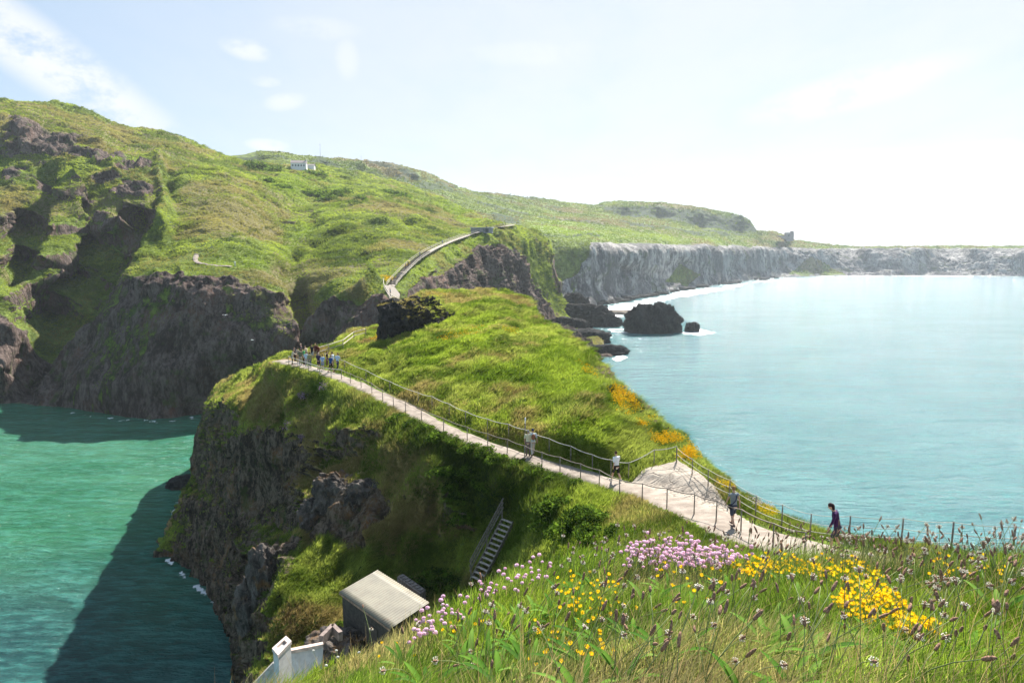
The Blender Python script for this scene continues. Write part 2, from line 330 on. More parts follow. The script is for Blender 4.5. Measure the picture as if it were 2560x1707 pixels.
def maskB(px, py, P, N):
    sl = N[..., 2]; n = fbm(P * .22, 4, 3); n2 = fbm(P * .9, 3, 8)
    px = px + 14 * vn(P * .7, 2) + 8 * vn(P * 2, 4); py = py + 14 * vn(P * .7, 12) + 8 * vn(P * 2, 14)
    rock = ss(.62, .36, sl + .16 * n + .12 * n2)
    bias = -.8 * poly_mask(px, py, [(720, 880), (1040, 720), (1700, 1100), (2900, 1430), (2900, 1600), (1200, 1700), (1100, 1330), (1180, 1330), (1100, 1090), (900, 1030)], 20)
    bias -= .65 * poly_mask(px, py, [(560, 960), (700, 900), (860, 960), (900, 1050), (820, 1110), (700, 1060), (600, 1090)], 25)
    bias -= .6 * poly_mask(px, py, [(940, 1090), (1060, 1090), (1125, 1200), (1130, 1330), (1040, 1330), (930, 1400), (930, 1330), (1000, 1240), (900, 1180), (830, 1170)], 15)
    bias += .5 * poly_mask(px, py, [(690, 1120), (780, 1180), (760, 1330), (600, 1500), (570, 1600), (400, 1400), (480, 1200), (560, 1150)], 30)
    bias += .7 * poly_mask(px, py, [(870, 1195), (940, 1215), (985, 1300), (900, 1370), (770, 1345), (775, 1280)], 14)
    bias += .55 * poly_mask(px, py, [(740, 1350), (760, 1400), (680, 1480), (660, 1620), (600, 1760), (590, 1500), (640, 1400)], 12)
    bias += .5 * poly_mask(px, py, [(1460, 870), (1500, 905), (1740, 1140), (1700, 1150), (1620, 1060), (1500, 960)], 5)
    rock = np.clip(rock + bias, 0, 1)
    lush = poly_mask(px, py, [(860, 900), (1040, 740), (1330, 760), (1500, 920), (1560, 1150), (1480, 1190), (1100, 1050)], 40) * ss(-.35, .3, fbm(P * .25, 3, 41))
    lush = np.maximum(lush, poly_mask(px, py, [(1330, 1300), (1400, 1200), (1530, 1240), (1650, 1300), (1500, 1400), (1380, 1400)], 30) * .8)
    dry = np.clip(.5 * ss(.0, .5, fbm(P * .16, 3, 51)) + .6 * poly_mask(px, py, [(560, 940), (760, 960), (900, 1080), (1100, 1120), (1120, 1300), (900, 1400), (640, 1200)], 50), 0, 1)
    shrub = poly_mask(px, py, [(860, 1000), (1100, 1060), (1450, 1190), (1400, 1290), (1180, 1300), (1060, 1130), (940, 1060)], 18) * .9
    return np.stack([rock, lush, dry, shrub], -1)
SLAB = [(1560, 1210), (1590, 1182), (1640, 1160), (1690, 1150), (1740, 1175), (1800, 1225), (1870, 1275), (1950, 1310), (2040, 1340), (2140, 1362), (2140, 1396), (1980, 1378), (1870, 1345), (1780, 1308), (1700, 1275), (1620, 1248)]
def dispB(P, N, mk):
    rock = mk[..., 0:1]; d, pz, pw = path_info(P)
    q = P * np.array([1, 1, .45])
    big = fbm(P * .12, 4, 61)[..., None]; r = fbm(q * .35, 5, 71, .55, True)[..., None]; r2 = fbm(q * 1.1, 4, 81, .55)[..., None]
    wind = P @ np.array([[.8, .3, 0], [-.35, .9, 0], [0, 0, .6]])
    g = fbm(wind * np.array([.75, .28, .5]), 4, 91)[..., None]; g2 = fbm(wind * np.array([1.9, .9, 1.2]), 3, 95)[..., None]
    dist = np.clip(P[..., 1:2] / 60, .35, 1.3)
    off = rock * (1.25 * (r - .1) + .5 * r2 + .7 * big) + (1 - rock) * (.75 * g + .30 * g2 + .3 * big) * dist
    near = ss(0, 2.5, d - pw - .3)[..., None]; ppx, ppy = project(P); near = near * (1 - .95 * poly_mask(ppx, ppy, SLAB, 22)[..., None])
    Q = P + N * off * (.08 + .92 * near)
    # level the ground beneath the path
    k = (1 - ss(0, 1.3, d - pw))[..., None]
    Q[..., 2:3] = Q[..., 2:3] * (1 - k) + (pz[..., None] - .12) * k
    return Q
B = layer('island', 390, 2900, 1180, 470, topB, botB, C, [(1, -.25), (2.5, -1.2), (5, -5), (9, -16), (14, -30), (20, -46)], maskB, M['isle'], dispB, front=((1.5, -1.5), (4, -4)), topj=2.2, warp=10)
# ================================================================== near mainland
topM = [(-500, 190), (-300, 215), (0, 247), (90, 252), (180, 266), (240, 288), (300, 312), (370, 324), (440, 344), (500, 368), (560, 386), (640, 407), (700, 411), (750, 409), (830, 418), (925, 440), (1000, 460), (1080, 487), (1150, 517), (1210, 547), (1290, 562), (1340, 575), (1368, 600),
        (1378, 640), (1388, 690), (1402, 735), (1425, 770), (1450, 800), (1480, 830), (1510, 865), (1535, 895)]
botM = [(-500, 995), (-300, 1000), (0, 1012), (150, 1020), (250, 1034), (380, 1052), (480, 1040), (600, 1020), (700, 1000), (850, 990), (1000, 975), (1200, 930), (1350, 900), (1450, 893), (1535, 898)]
CM = [(-500, 995, 'z', -.3), (-300, 1000, 'z', -.3), (0, 1011, 'z', -.3), (150, 1019, 'z', -.3), (250, 1033, 'z', -.3), (380, 1051, 'z', -.3), (480, 1039, 'z', -.3), (600, 1018, 'z', -.3), (700, 998, 'z', -.3), (850, 985, 'z', -.3), (1000, 970, 'z', -.3), (1200, 925, 'z', -.3), (1350, 895, 'z', -.3), (1450, 885, 'z', -.3), (1530, 892, 'z', -.2),
      # headland brow and face
      (185, 840, 'y', 207), (240, 745, 'y', 206), (330, 685, 'y', 203), (390, 668, 'y', 202), (450, 668, 'y', 201), (520, 672, 'y', 200), (600, 684, 'y', 199), (700, 727, 'y', 194), (750, 800, 'y', 190), (758, 860, 'y', 187),
      (450, 850, 'y', 184), (330, 880, 'y', 186), (250, 930, 'y', 188), (600, 880, 'y', 184), (450, 760, 'y', 189), (600, 780, 'y', 189), (330, 780, 'y', 192), (700, 880, 'y', 186), (450, 980, 'y', 178), (250, 980, 'y', 185), (150, 930, 'y', 203),
      (400, 655, 'y', 212), (500, 645, 'y', 217), (600, 660, 'y', 212), (680, 695, 'y', 206), (330, 670, 'y', 214), (240, 730, 'y', 216),
      (500, 600, 'y', 238), (600, 620, 'y', 232), (690, 650, 'y', 226), (500, 500, 'y', 292), (600, 520, 'y', 290), (550, 430, 'y', 365), (440, 450, 'y', 320), (640, 440, 'y', 420), (430, 560, 'y', 258), (420, 600, 'y', 246), (415, 640, 'y', 228),
      (440, 350, 'y', 480), (560, 390, 'y', 520), (300, 318, 'y', 480), (180, 270, 'y', 480), (0, 250, 'y', 440), (-300, 217, 'y', 420), (-500, 192, 'y', 420), (300, 370, 'y', 400), (400, 395, 'y', 380), (150, 310, 'y', 400), (640, 410, 'y', 560), (500, 415, 'y', 400),
      # crags upper left
      (0, 290, 'y', 372), (60, 330, 'y', 355), (0, 390, 'y', 345), (100, 400, 'y', 343), (0, 460, 'y', 318), (120, 460, 'y', 318), (200, 400, 'y', 338), (250, 350, 'y', 372), (230, 440, 'y', 325), (310, 400, 'y', 352), (370, 415, 'y', 345), (330, 470, 'y', 312), (395, 430, 'y', 332),
      (-300, 400, 'y', 340), (-300, 600, 'y', 275), (-300, 800, 'y', 228),
      # gullies (deeper) and spurs (nearer)
      (400, 480, 'y', 302), (320, 540, 'y', 309), (240, 600, 'y', 292), (180, 680, 'y', 274), (120, 780, 'y', 258), (60, 880, 'y', 208),
      (130, 470, 'y', 294), (120, 560, 'y', 262), (100, 640, 'y', 242), (190, 520, 'y', 314), (200, 600, 'y', 298), (50, 560, 'y', 306), (40, 640, 'y', 288), (0, 540, 'y', 268), (0, 640, 'y', 238), (0, 740, 'y', 216), (60, 700, 'y', 238), (20, 820, 'y', 205), (0, 920, 'y', 195),
      (300, 640, 'y', 228), (280, 560, 'y', 256), (360, 520, 'y', 272), (330, 600, 'y', 238), (230, 690, 'y', 230), (400, 590, 'y', 246), (280, 700, 'y', 224), (150, 800, 'y', 222),
      # valley, far slopes
      (700, 560, 'y', 335), (780, 560, 'y', 350), (780, 500, 'y', 410), (700, 480, 'y', 395), (755, 425, 'y', 520), (830, 430, 'y', 560), (850, 480, 'y', 450), (925, 450, 'y', 570), (925, 490, 'y', 430), (1000, 490, 'y', 480), (960, 520, 'y', 400), (1000, 462, 'y', 590), (1080, 490, 'y', 590), (1100, 530, 'y', 450),
      (1150, 520, 'y', 560), (1210, 548, 'y', 470), (1200, 556, 'y', 430), (1290, 563, 'y', 420), (720, 620, 'y', 272), (700, 690, 'y', 226),
      # green mound behind the steps
      (900, 545, 'y', 322), (1000, 545, 'y', 345), (1100, 560, 'y', 372), (1170, 572, 'y', 375), (820, 560, 'y', 318), (760, 600, 'y', 285), (830, 610, 'y', 272), (730, 650, 'y', 262), (900, 640, 'y', 250), (950, 600, 'y', 275), (1040, 600, 'y', 285), (850, 680, 'y', 218), (760, 680, 'y', 222), (930, 690, 'y', 212),
      (740, 740, 'y', 212), (762, 790, 'y', 206), (775, 860, 'y', 196),
      (830, 700, 'y', 208), (900, 708, 'y', 200), (960, 715, 'y', 196), (850, 760, 'y', 192), (800, 800, 'y', 193), (900, 800, 'y', 184), (880, 880, 'y', 178), (800, 880, 'y', 186), (960, 760, 'y', 186), (960, 860, 'y', 178),
      # steps and promontory
      (985, 722, 'y', 192), (1010, 682, 'y', 212), (1060, 642, 'y', 242), (1130, 606, 'y', 290), (1200, 581, 'y', 332), (1240, 570, 'y', 350), (1290, 566, 'y', 390),
      (1000, 725, 'y', 193), (1040, 702, 'y', 216), (1100, 672, 'y', 246), (1140, 642, 'y', 282), (1180, 612, 'y', 318), (1230, 590, 'y', 345), (1280, 588, 'y', 368), (1320, 590, 'y', 395), (1360, 606, 'y', 415),
      (1060, 740, 'y', 206), (1120, 740, 'y', 234), (1160, 690, 'y', 276), (1200, 660, 'y', 308), (1240, 640, 'y', 330), (1200, 760, 'y', 282), (1240, 720, 'y', 318), (1200, 850, 'y', 262), (1280, 660, 'y', 350), (1300, 780, 'y', 338), (1330, 700, 'y', 376), (1370, 700, 'y', 398), (1330, 850, 'y', 320), (1290, 730, 'y', 348), (1320, 640, 'y', 385),
      (1380, 760, 'y', 392), (1410, 790, 'y', 398), (1440, 800, 'z', 3), (1480, 832, 'z', 2), (1510, 868, 'z', 1.2), (1420, 850, 'z', 5), (1460, 870, 'z', 3)]
def maskM(px, py, P, N):
    sl = N[..., 2]; n = fbm(P * .05, 4, 3); n2 = fbm(P * .2, 3, 8)
    px = px + 9 * vn(P * .12, 2) + 5 * vn(P * .4, 4); py = py + 6 * vn(P * .12, 12) + 4 * vn(P * .4, 14)
    rock = ss(.60, .34, sl + .14 * n + .1 * n2) * .6
    hd = poly_mask(px, py, [(190, 850), (240, 755), (330, 695), (400, 678), (600, 695), (700, 735), (760, 830), (760, 1040), (380, 1060), (0, 1020), (0, 960), (120, 900)], 8)
    hd = np.maximum(hd, poly_mask(px, py, [(-500, 860), (0, 790), (90, 850), (190, 900), (190, 1060), (-500, 1060)], 14))
    rock = np.maximum(rock, hd * (.52 + .48 * ss(-.25, .15, fbm(P * np.array([.06, .06, .03]), 4, 37))))
    rock = np.maximum(rock, poly_mask(px, py, [(1010, 735), (1040, 712), (1100, 690), (1150, 650), (1190, 622), (1250, 612), (1300, 640), (1330, 720), (1400, 800), (1540, 900), (1300, 920), (1000, 820)], 5))
    rock = np.maximum(rock, .7 * poly_mask(px, py, [(0, 270), (60, 300), (130, 330), (240, 350), (300, 400), (240, 440), (120, 470), (0, 480)], 10) * ss(-.15, .2, fbm(P * .06, 3, 17)))
    rock = np.maximum(rock, .8 * poly_mask(px, py, [(240, 370), (380, 400), (400, 440), (330, 520), (240, 560), (150, 480)], 12) * ss(-.3, .15, fbm(P * .07, 3, 19)))
    rock = np.maximum(rock, poly_mask(px, py, [(860, 770), (960, 740), (1000, 760), (1000, 980), (770, 980), (780, 880)], 10) * .85)
    rock = np.maximum(rock, .52 * gl_(px, py, [(400, 450), (350, 520), (290, 600), (225, 690), (165, 780), (110, 870), (40, 960)], 26) * ss(-.4, .1, fbm(P * .08, 3, 27)))
    rock = np.maximum(rock, .40 * gl_(px, py, [(110, 450), (95, 520), (75, 600), (45, 690)], 16))
    gr = poly_mask(px, py, [(430, 420), (640, 430), (900, 480), (1180, 560), (1230, 585), (1140, 640), (960, 710), (760, 700), (700, 700), (560, 660), (400, 650), (420, 540)], 8)
    gr = np.maximum(gr, poly_mask(px, py, [(-500, 180), (560, 380), (900, 430), (900, 480), (600, 470), (400, 400), (150, 300), (-500, 250)], 8))
    gr = np.maximum(gr, poly_mask(px, py, [(700, 720), (830, 700), (900, 720), (840, 780), (790, 840), (765, 800)], 8))
    gr = np.maximum(gr, poly_mask(px, py, [(1240, 585), (1360, 600), (1380, 700), (1440, 790), (1400, 800), (1330, 690), (1290, 620), (1230, 610)], 6) * .8)
    rock = rock * (1 - .9 * gr)
    lush = np.maximum(poly_mask(px, py, [(790, 560), (830, 545), (860, 480), (760, 420), (640, 440), (760, 520), (800, 520), (740, 580), (690, 650), (620, 640), (500, 655), (640, 680), (720, 640)], 14),
                      poly_mask(px, py, [(960, 690), (1100, 620), (1220, 575), (1260, 578), (1130, 650), (1000, 715)], 6))
    lush = np.maximum(lush, .9 * poly_mask(px, py, [(930, 480), (1100, 500), (1230, 550), (1180, 555), (1060, 530)], 4))
    dry = np.clip(ss(.0, .4, fbm(P * .03, 3, 51)) * .6 + .7 * poly_mask(px, py, [(440, 470), (600, 430), (740, 520), (700, 600), (560, 590), (430, 600)], 20) + .8 * poly_mask(px, py, [(-500, 190), (0, 250), (440, 350), (560, 400), (200, 360), (-500, 260)], 12)
                  + .6 * poly_mask(px, py, [(880, 500), (1000, 500), (1120, 535), (1000, 545), (860, 530)], 8), 0, 1)
    shrub = .9 * poly_mask(px, py, [(720, 640), (780, 570), (880, 545), (1000, 560), (1160, 575), (980, 680), (900, 700), (740, 690)], 14) * ss(-.1, .25, fbm(P * .05, 3, 77))
    shrub = np.maximum(shrub, .95 * line_mask(px, py, [(600, 418), (640, 416), (690, 422), (700, 420)], 8))
    shrub = np.maximum(shrub, .8 * line_mask(px, py, [(498, 632), (560, 602), (640, 577), (700, 562), (760, 562)], 2.5))
    shrub = np.maximum(shrub, .85 * line_mask(px, py, [(770, 480), (830, 498), (900, 512)], 4))
    shrub = np.maximum(shrub, .55 * ss(.16, .34, fbm(P * np.array([.05, .14, .14]), 4, 87)))
    shrub = np.maximum(shrub, .9 * line_mask(px, py, [(960, 490), (1010, 505), (1080, 530)], 3))
    return np.stack([rock, lush, dry, shrub], -1)
def gl_(px, py, pts, w):
    P = np.array(pts, float); d = np.full(px.shape, 1e9)
    for i in range(len(P) - 1):
        x1, y1 = P[i]; x2, y2 = P[i + 1]; ex, ey = x2 - x1, y2 - y1; L = ex * ex + ey * ey + 1e-9
        t = np.clip(((px - x1) * ex + (py - y1) * ey) / L, 0, 1); d = np.minimum(d, np.hypot(px - x1 - t * ex, py - y1 - t * ey))
    return np.exp(-(d / w) ** 2 * 1.2)
def dispM(P, N, mk):
    rock = mk[..., 0:1]; q = P * np.array([1, 1, .4])
    px, py = project(P); jx = px + 8 * vn(P * .05, 7) + 4 * vn(P * .2, 9)
    cv = -10 * gl_(jx, py, [(410, 440), (350, 520), (290, 600), (225, 690), (165, 780), (110, 870), (40, 960)], 34) - 6 * gl_(jx, py, [(120, 440), (100, 520), (75, 600), (45, 690)], 24) - 9 * gl_(jx, py, [(330, 600), (280, 690), (210, 790)], 16) + 7 * gl_(jx, py, [(170, 470), (178, 560), (140, 650), (100, 700)], 22) + 6 * gl_(jx, py, [(398, 400), (400, 470), (412, 540), (405, 600)], 18) - 5 * gl_(jx, py, [(745, 720), (760, 790), (770, 850), (770, 930)], 16) + 6 * gl_(jx, py, [(930, 700), (860, 760), (800, 850)], 14) - 4 * gl_(jx, py, [(905, 715), (830, 780), (785, 850)], 9)
    cv -= 4 * gl_(jx, py, [(740, 640), (800, 600), (900, 560), (1060, 560)], 12) * vn(P * .08, 5)
    P = P + N * cv[..., None]
    r = fbm(q * .09, 5, 71, .55, True)[..., None]; r2 = fbm(q * .35, 4, 81, .55)[..., None]; big = fbm(P * .03, 4, 61)[..., None]
    g = fbm(P * np.array([.1, .16, .16]), 5, 91)[..., None]; g2 = fbm(P * np.array([.3, .5, .5]), 3, 93)[..., None]
    kk = np.clip(P[..., 1:2] / 260, .5, 2)
    return P + N * (rock * (4.2 * (r - .1) + 1.8 * r2) + (1 - rock) * (1.5 * g + .55 * g2 + 1.0 * big)) * kk * ss(-1, 6, P[..., 2:3] + 2)
MN = layer('mainland', -500, 1536, 800, 400, topM, botM, CM, [(6, -.6), (20, -5), (45, -16), (90, -50), (120, -90)], maskM, M['main'], dispM, sy=1.3, front=((3, -3), (8, -8)), topj=2.0, warp=9)
# ================================================================== far bay: hills, plateau and pale cliffs
topF = [(500, 400), (600, 388), (650, 379), (700, 381), (750, 391), (800, 393), (850, 393), (900, 398), (960, 407), (1000, 412), (1060, 428), (1100, 446), (1150, 468), (1200, 482), (1290, 489), (1350, 496), (1420, 507), (1490, 514), (1505, 505), (1540, 501), (1600, 505), (1680, 509), (1730, 515), (1800, 529), (1850, 540),
        (1875, 552), (1890, 578), (1930, 578), (1950, 582), (1975, 598), (2020, 606), (2060, 611), (2150, 617), (2250, 616), (2400, 615), (2560, 616), (2900, 616)]
botF = [(500, 640), (1000, 700), (1300, 800), (1400, 800), (1490, 766), (1560, 752), (1640, 738), (1700, 726), (1800, 711), (1900, 699), (2050, 691), (2300, 689), (2560, 691), (2900, 694)]
CF = [(500, 640, 'y', 500), (1000, 700, 'y', 460), (1300, 790, 'z', 0), (1400, 790, 'z', 0), (1490, 765, 'z', -.3), (1560, 751, 'z', -.3), (1640, 737, 'z', -.3), (1700, 725, 'z', -.3), (1800, 710, 'z', -.3), (1900, 698, 'z', -.3), (2050, 691, 'z', -.3), (2300, 689, 'z', -.3), (2560, 691, 'z', -.3), (2900, 694, 'z', -.3)]
OFF_ = {1500: 0, 1560: 26, 1640: -6, 1700: 34, 1760: -4, 1830: 30, 1900: 0, 1960: 40, 2050: 0, 2160: 36, 2300: 0, 2430: 30, 2560: 0, 2900: 10}
def faceF(x, base, foot, brow, plat):
    Yb = H * 1 / ratio(base) + OFF_[x] * .6
    return [(x, foot, 'y', Yb * 1.015 + 6), (x, (foot + brow) / 2, 'y', Yb * 1.02 + 12 + OFF_[x] * .3), (x, brow, 'y', Yb * 1.02 + 22 + OFF_[x] * .4), (x, plat, 'y', Yb * 1.04 + 62 + OFF_[x] * .4)]
for x, b_, f_, br, pl in [(1500, 763, 748, 607, 596), (1560, 751, 735, 610, 598), (1640, 737, 718, 612, 601), (1700, 725, 706, 613, 603), (1760, 717, 698, 614, 606), (1830, 707, 690, 617, 609), (1900, 698, 684, 619, 612), (1960, 694, 682, 621, 614),
                          (2050, 691, 680, 623, 617), (2160, 690, 678, 624, 619), (2300, 689, 678, 624, 618), (2430, 690, 679, 624, 618), (2560, 691, 681, 624, 618), (2900, 694, 684, 625, 618)]:
    CF += faceF(x, b_, f_, br, pl)
CF += [(1390, 600, 'y', 560), (1430, 640, 'y', 545), (1460, 720, 'y', 545), (1400, 720, 'y', 520), (1450, 603, 'y', 570), (1300, 590, 'y', 600), (1350, 560, 'y', 760), (1450, 570, 'y', 760), (1600, 585, 'y', 860), (1300, 535, 'y', 900), (1200, 520, 'y', 850), (1200, 500, 'y', 930), (1100, 500, 'y', 800), (1100, 449, 'y', 1000), (1000, 415, 'y', 940),
       (1000, 460, 'y', 840), (900, 400, 'y', 900), (900, 445, 'y', 800), (800, 395, 'y', 860), (800, 435, 'y', 750), (700, 383, 'y', 800), (600, 390, 'y', 780), (700, 420, 'y', 720), (1200, 484, 'y', 1060), (1290, 491, 'y', 1100), (1420, 509, 'y', 1200), (1400, 540, 'y', 1000), (1490, 516, 'y', 1230),
       (1540, 503, 'y', 1240), (1600, 507, 'y', 1240), (1730, 517, 'y', 1230), (1850, 542, 'y', 1200), (1887, 577, 'y', 1180), (1560, 515, 'y', 1200), (1650, 519, 'y', 1195), (1750, 533, 'y', 1190), (1850, 553, 'y', 1185), (1560, 538, 'y', 1180), (1650, 550, 'y', 1178), (1750, 570, 'y', 1175), (1850, 582, 'y', 1170), (1650, 558, 'y', 1100), (1750, 577, 'y', 1090), (1560, 548, 'y', 1060), (900, 406, 'y', 892), (980, 418, 'y', 900), (1040, 435, 'y', 930), (900, 432, 'y', 880), (980, 446, 'y', 888), (1030, 455, 'y', 910), (800, 402, 'y', 852), (800, 420, 'y', 842), (1700, 585, 'y', 960),
       (1850, 594, 'y', 1100), (1950, 586, 'y', 1240), (2020, 607, 'y', 1350), (2150, 616.5, 'y', 1600), (2400, 616, 'y', 1600), (2560, 616.5, 'y', 1600), (2900, 616.5, 'y', 1600), (1950, 604, 'y', 1150)]
def maskF(px, py, P, N):
    px = px + 5 * vn(P * .04, 2) + 3 * vn(P * .15, 4); py0 = py; py = py + 2.5 * vn(P * .04, 12) + 1.5 * vn(P * .15, 14)
    rock = poly_mask(px, py, [(1395, 800), (1400, 705), (1430, 690), (1462, 640), (1475, 607), (1520, 606), (1640, 610), (1760, 612), (1900, 617), (2050, 621), (2300, 622), (2900, 622), (2900, 700), (2050, 700), (1900, 705), (1700, 730), (1500, 775), (1380, 800), (1440, 720)], 2.5)
    veg = ss(-.05, .30, fbm(P * np.array([.022, .022, .006]), 4, 23)) * .32
    veg = veg * (.45 + .55 * ss(2000, 1850, px))
    rock = rock - veg * .9 - .8 * poly_mask(px, py, [(1660, 705), (1700, 660), (1750, 690), (1720, 715)], 4) - .6 * poly_mask(px, py, [(1960, 690), (2030, 640), (2120, 690)], 5)
    crag = poly_mask(px, py, [(1500, 512), (1560, 520), (1650, 515), (1750, 530), (1850, 545), (1893, 572), (1885, 585), (1780, 572), (1650, 548), (1550, 540), (1510, 528)], 3)
    lush = np.maximum(poly_mask(px, py, [(1290, 545), (1400, 560), (1500, 590), (1440, 600), (1330, 575)], 3), .7 * poly_mask(px, py, [(1450, 598), (1900, 612), (1700, 590), (1450, 560), (1300, 530)], 6))
    dry = ss(0, .4, fbm(P * .012, 3, 51)) * .5
    shrub = np.maximum(crag, poly_mask(px, py, [(760, 405), (900, 408), (1020, 420), (1060, 450), (1000, 455), (900, 440), (800, 420)], 4) * ss(-.3, .1, fbm(P * .02, 3, 7)))
    shrub = np.maximum(shrub, .8 * ss(.12, .3, fbm(P * np.array([.012, .03, .03]), 4, 29)) * (py0 < 590))
    for ln in ([(1240, 520), (1320, 555), (1400, 560)], [(1330, 575), (1420, 590), (1500, 592)], [(1100, 470), (1250, 500), (1400, 520)]): shrub = np.maximum(shrub, .8 * line_mask(px, py, ln, 1.6))
    shrub = np.maximum(shrub, .9 * poly_mask(px, py, [(1225, 528), (1290, 545), (1300, 562), (1240, 558)], 2))
    rock = np.maximum(rock, 0)
    return np.stack([rock, lush, dry, shrub], -1)
def dispF(P, N, mk):
    rock = mk[..., 0:1]; q = P * np.array([1, 1, .35])
    r = fbm(q * .04, 4, 71, .55, True)[..., None]; r2 = fbm(q * .16, 4, 81, .6)[..., None]; g = fbm(P * .03, 4, 91)[..., None]; g2 = fbm(P * .1, 3, 92)[..., None]
    return P + N * (rock * (6 * r + 2.8 * r2) * ss(52, 40, P[..., 2:3]) + (1 - rock) * (2.2 * g + 1.2 * g2 + 3 * mk[..., 3:4] * g2)) * ss(-1, 5, P[..., 2:3] + 2) * ss(0, 1, 1.)
FB = layer('bay', 500, 2900, 900, 230, topF, botF, CF, [(30, -1), (100, -6), (300, -60), (400, -110)], maskF, M['bay'], dispF, sy=2.0, front=((10, -6),), topj=1.2, warp=3, wmin=1 / 2200.)
FB['o'].name = 'hills'
# ================================================================== foreground knoll the picture is taken from
topA = [(300, 2000), (500, 1900), (620, 1830), (700, 1775), (800, 1715), (900, 1680), (1000, 1632), (1150, 1550), (1300, 1475), (1450, 1428), (1600, 1412), (1800, 1425), (2000, 1438), (2200, 1438), (2400, 1425), (2900, 1405)]
botA = [(300, 2300), (2900, 2300)]
CA = [(500, 1900, 'y', 3.1), (700, 1775, 'y', 3.8), (900, 1680, 'y', 4.3), (1000, 1632, 'y', 4.5), (1150, 1550, 'y', 4.9), (1300, 1475, 'y', 5.3), (1600, 1412, 'y', 5.5), (2000, 1438, 'y', 5.2), (2400, 1425, 'y', 4.9), (2900, 1405, 'y', 4.8),
      (1000, 1760, 'y', 2.9), (1300, 1600, 'y', 3.3), (1700, 1700, 'y', 2.15), (1700, 1550, 'y', 3.1), (1700, 1470, 'y', 4.1), (2100, 1700, 'y', 2.1), (2100, 1550, 'y', 3.0), (2500, 1700, 'y', 2.0), (2500, 1550, 'y', 2.7), (2500, 1450, 'y', 3.7), (1300, 1707, 'y', 2.45),
      (1500, 2300, 'y', .95), (600, 2300, 'y', 1.1), (2600, 2300, 'y', .85), (2900, 1700, 'y', 1.9), (700, 2000, 'y', 2.3)]
def maskA(px, py, P, N):
    o = np.zeros(px.shape); rock = .0 + ss(.55, .75, N[..., 2]) * 0
    lush = ss(-.1, .5, fbm(P * 1.1, 3, 4)); dry = ss(.25, .6, fbm(P * .9, 3, 14)) * .4 + .15 * poly_mask(px, py, [(500, 1900), (700, 1690), (1000, 1600), (1200, 1640), (1200, 1900)], 60)
    return np.stack([o, lush, np.clip(dry, 0, 1), o], -1)
def dispA(P, N, mk):
    return P + N * (.10 * fbm(P * 1.3, 4, 61) + .03 * fbm(P * 6, 3, 63))[..., None]
M['knoll'] = land_mat('knoll_ground', 9., (.03, .045, .010), (.07, .10, .02), (.14, .11, .05), (.05, .04, .03), (.09, .07, .05), (.08, .05, .03), (.02, .03, .01), gbump=.4)
A = layer('knoll', 300, 2900, 420, 220, topA, botA, CA, [(.4, -.12), (1., -.75), (2.2, -2.6), (5, -5.2), (9, -8.6), (14, -13)], maskA, M['knoll'], dispA, front=((.5, .05), (2, .1), (8, -2)), wmax=2.)
A['o'].name = 'foreground_slope'
# ================================================================== footpath
def ribbon(name, D, W, mat, zo=.0, nacross=8, amp=.03, edge=.25):
    T = np.gradient(D, axis=0); T[:, 2] = 0; T /= np.linalg.norm(T, axis=1, keepdims=True); S = np.stack([T[:, 1], -T[:, 0], T[:, 0] * 0], 1)
    rows = []
    e = np.stack([vn(D * .9, 3), vn(D * .9 + 7, 5)], 1) * edge
    for k in range(nacross + 1):
        u = k / nacross * 2 - 1
        w = W * u + np.where(u > 0, e[:, 0], e[:, 1]) * abs(u)
        q = D + S * w[:, None]; q[:, 2] += zo - .10 * abs(u) ** 3 + amp * vn(q * 1.4, 9) + amp * .5 * vn(q * 4, 10) * (1 - abs(u)) - (.12 if abs(u) == 1 else 0); rows.append(q)
    P = np.stack(rows, 1); idx = np.arange(P.shape[0] * P.shape[1]).reshape(P.shape[:2])
    Fc = np.stack([idx[:-1, :-1], idx[:-1, 1:], idx[1:, 1:], idx[1:, :-1]], 2).reshape(-1, 4)
    o = link(name, raw_mesh(name, P.reshape(-1, 3), Fc), mat); o['kind'] = 'structure'; return o, P, Fc
t = NT('gravel_path'); n1 = t.noise(1.1, 6, .65); n2 = t.noise(9, 5, .7); n3 = t.noise(.35, 4, .6)
c = t.mix(t.ramp(n1, .35, .65), (.20, .165, .135), (.33, .28, .235)); c = t.mix(t.ramp(n2, .4, .75, 0., .35), c, (.22, .18, .15)); c = t.mix(t.ramp(n3, .55, .75, 0., .5), c, (.27, .22, .17))
M['gravel'] = t.done(t.bsdf(c, .95, t.bump(t.math('ADD', n1, t.math('MULTIPLY', n2, .4)), .6, .12), .15))
pth, PP, PF = ribbon('path', PD, PW, M['gravel'], .0)
# bare eroded rock and trodden ground inside the bend
poly = [(1560, 1210), (1590, 1182), (1640, 1160), (1690, 1150), (1740, 1175), (1800, 1225), (1870, 1275), (1950, 1310), (2040, 1340), (2140, 1362), (2140, 1396), (1980, 1378), (1870, 1345), (1780, 1308), (1700, 1275), (1620, 1248)]
def drape_patch(name, L, poly, off, mat, step=2, kind='structure', nz=0.):
    sub = (slice(L['nf'], L['P'].shape[0] - L['nb'] + 3), slice(None)); px = L['px'][sub]; py = L['py'][sub]; P = L['P'][sub]; N = L['N'][sub]
    s = poly_mask(px, py, poly, 5)
    keep = s > .02
    Q = P + N * (off * (s * 2 - .9))[..., None]
    idx = -np.ones(px.shape, int); idx[keep] = np.arange(keep.sum())
    a, b, c_, d = idx[:-1, :-1], idx[:-1, 1:], idx[1:, 1:], idx[1:, :-1]; ok = (a >= 0) & (b >= 0) & (c_ >= 0) & (d >= 0)
    Fc = np.stack([a[ok], b[ok], c_[ok], d[ok]], 1)
    o = link(name, raw_mesh(name, Q[keep], Fc), mat); o['kind'] = kind; return o
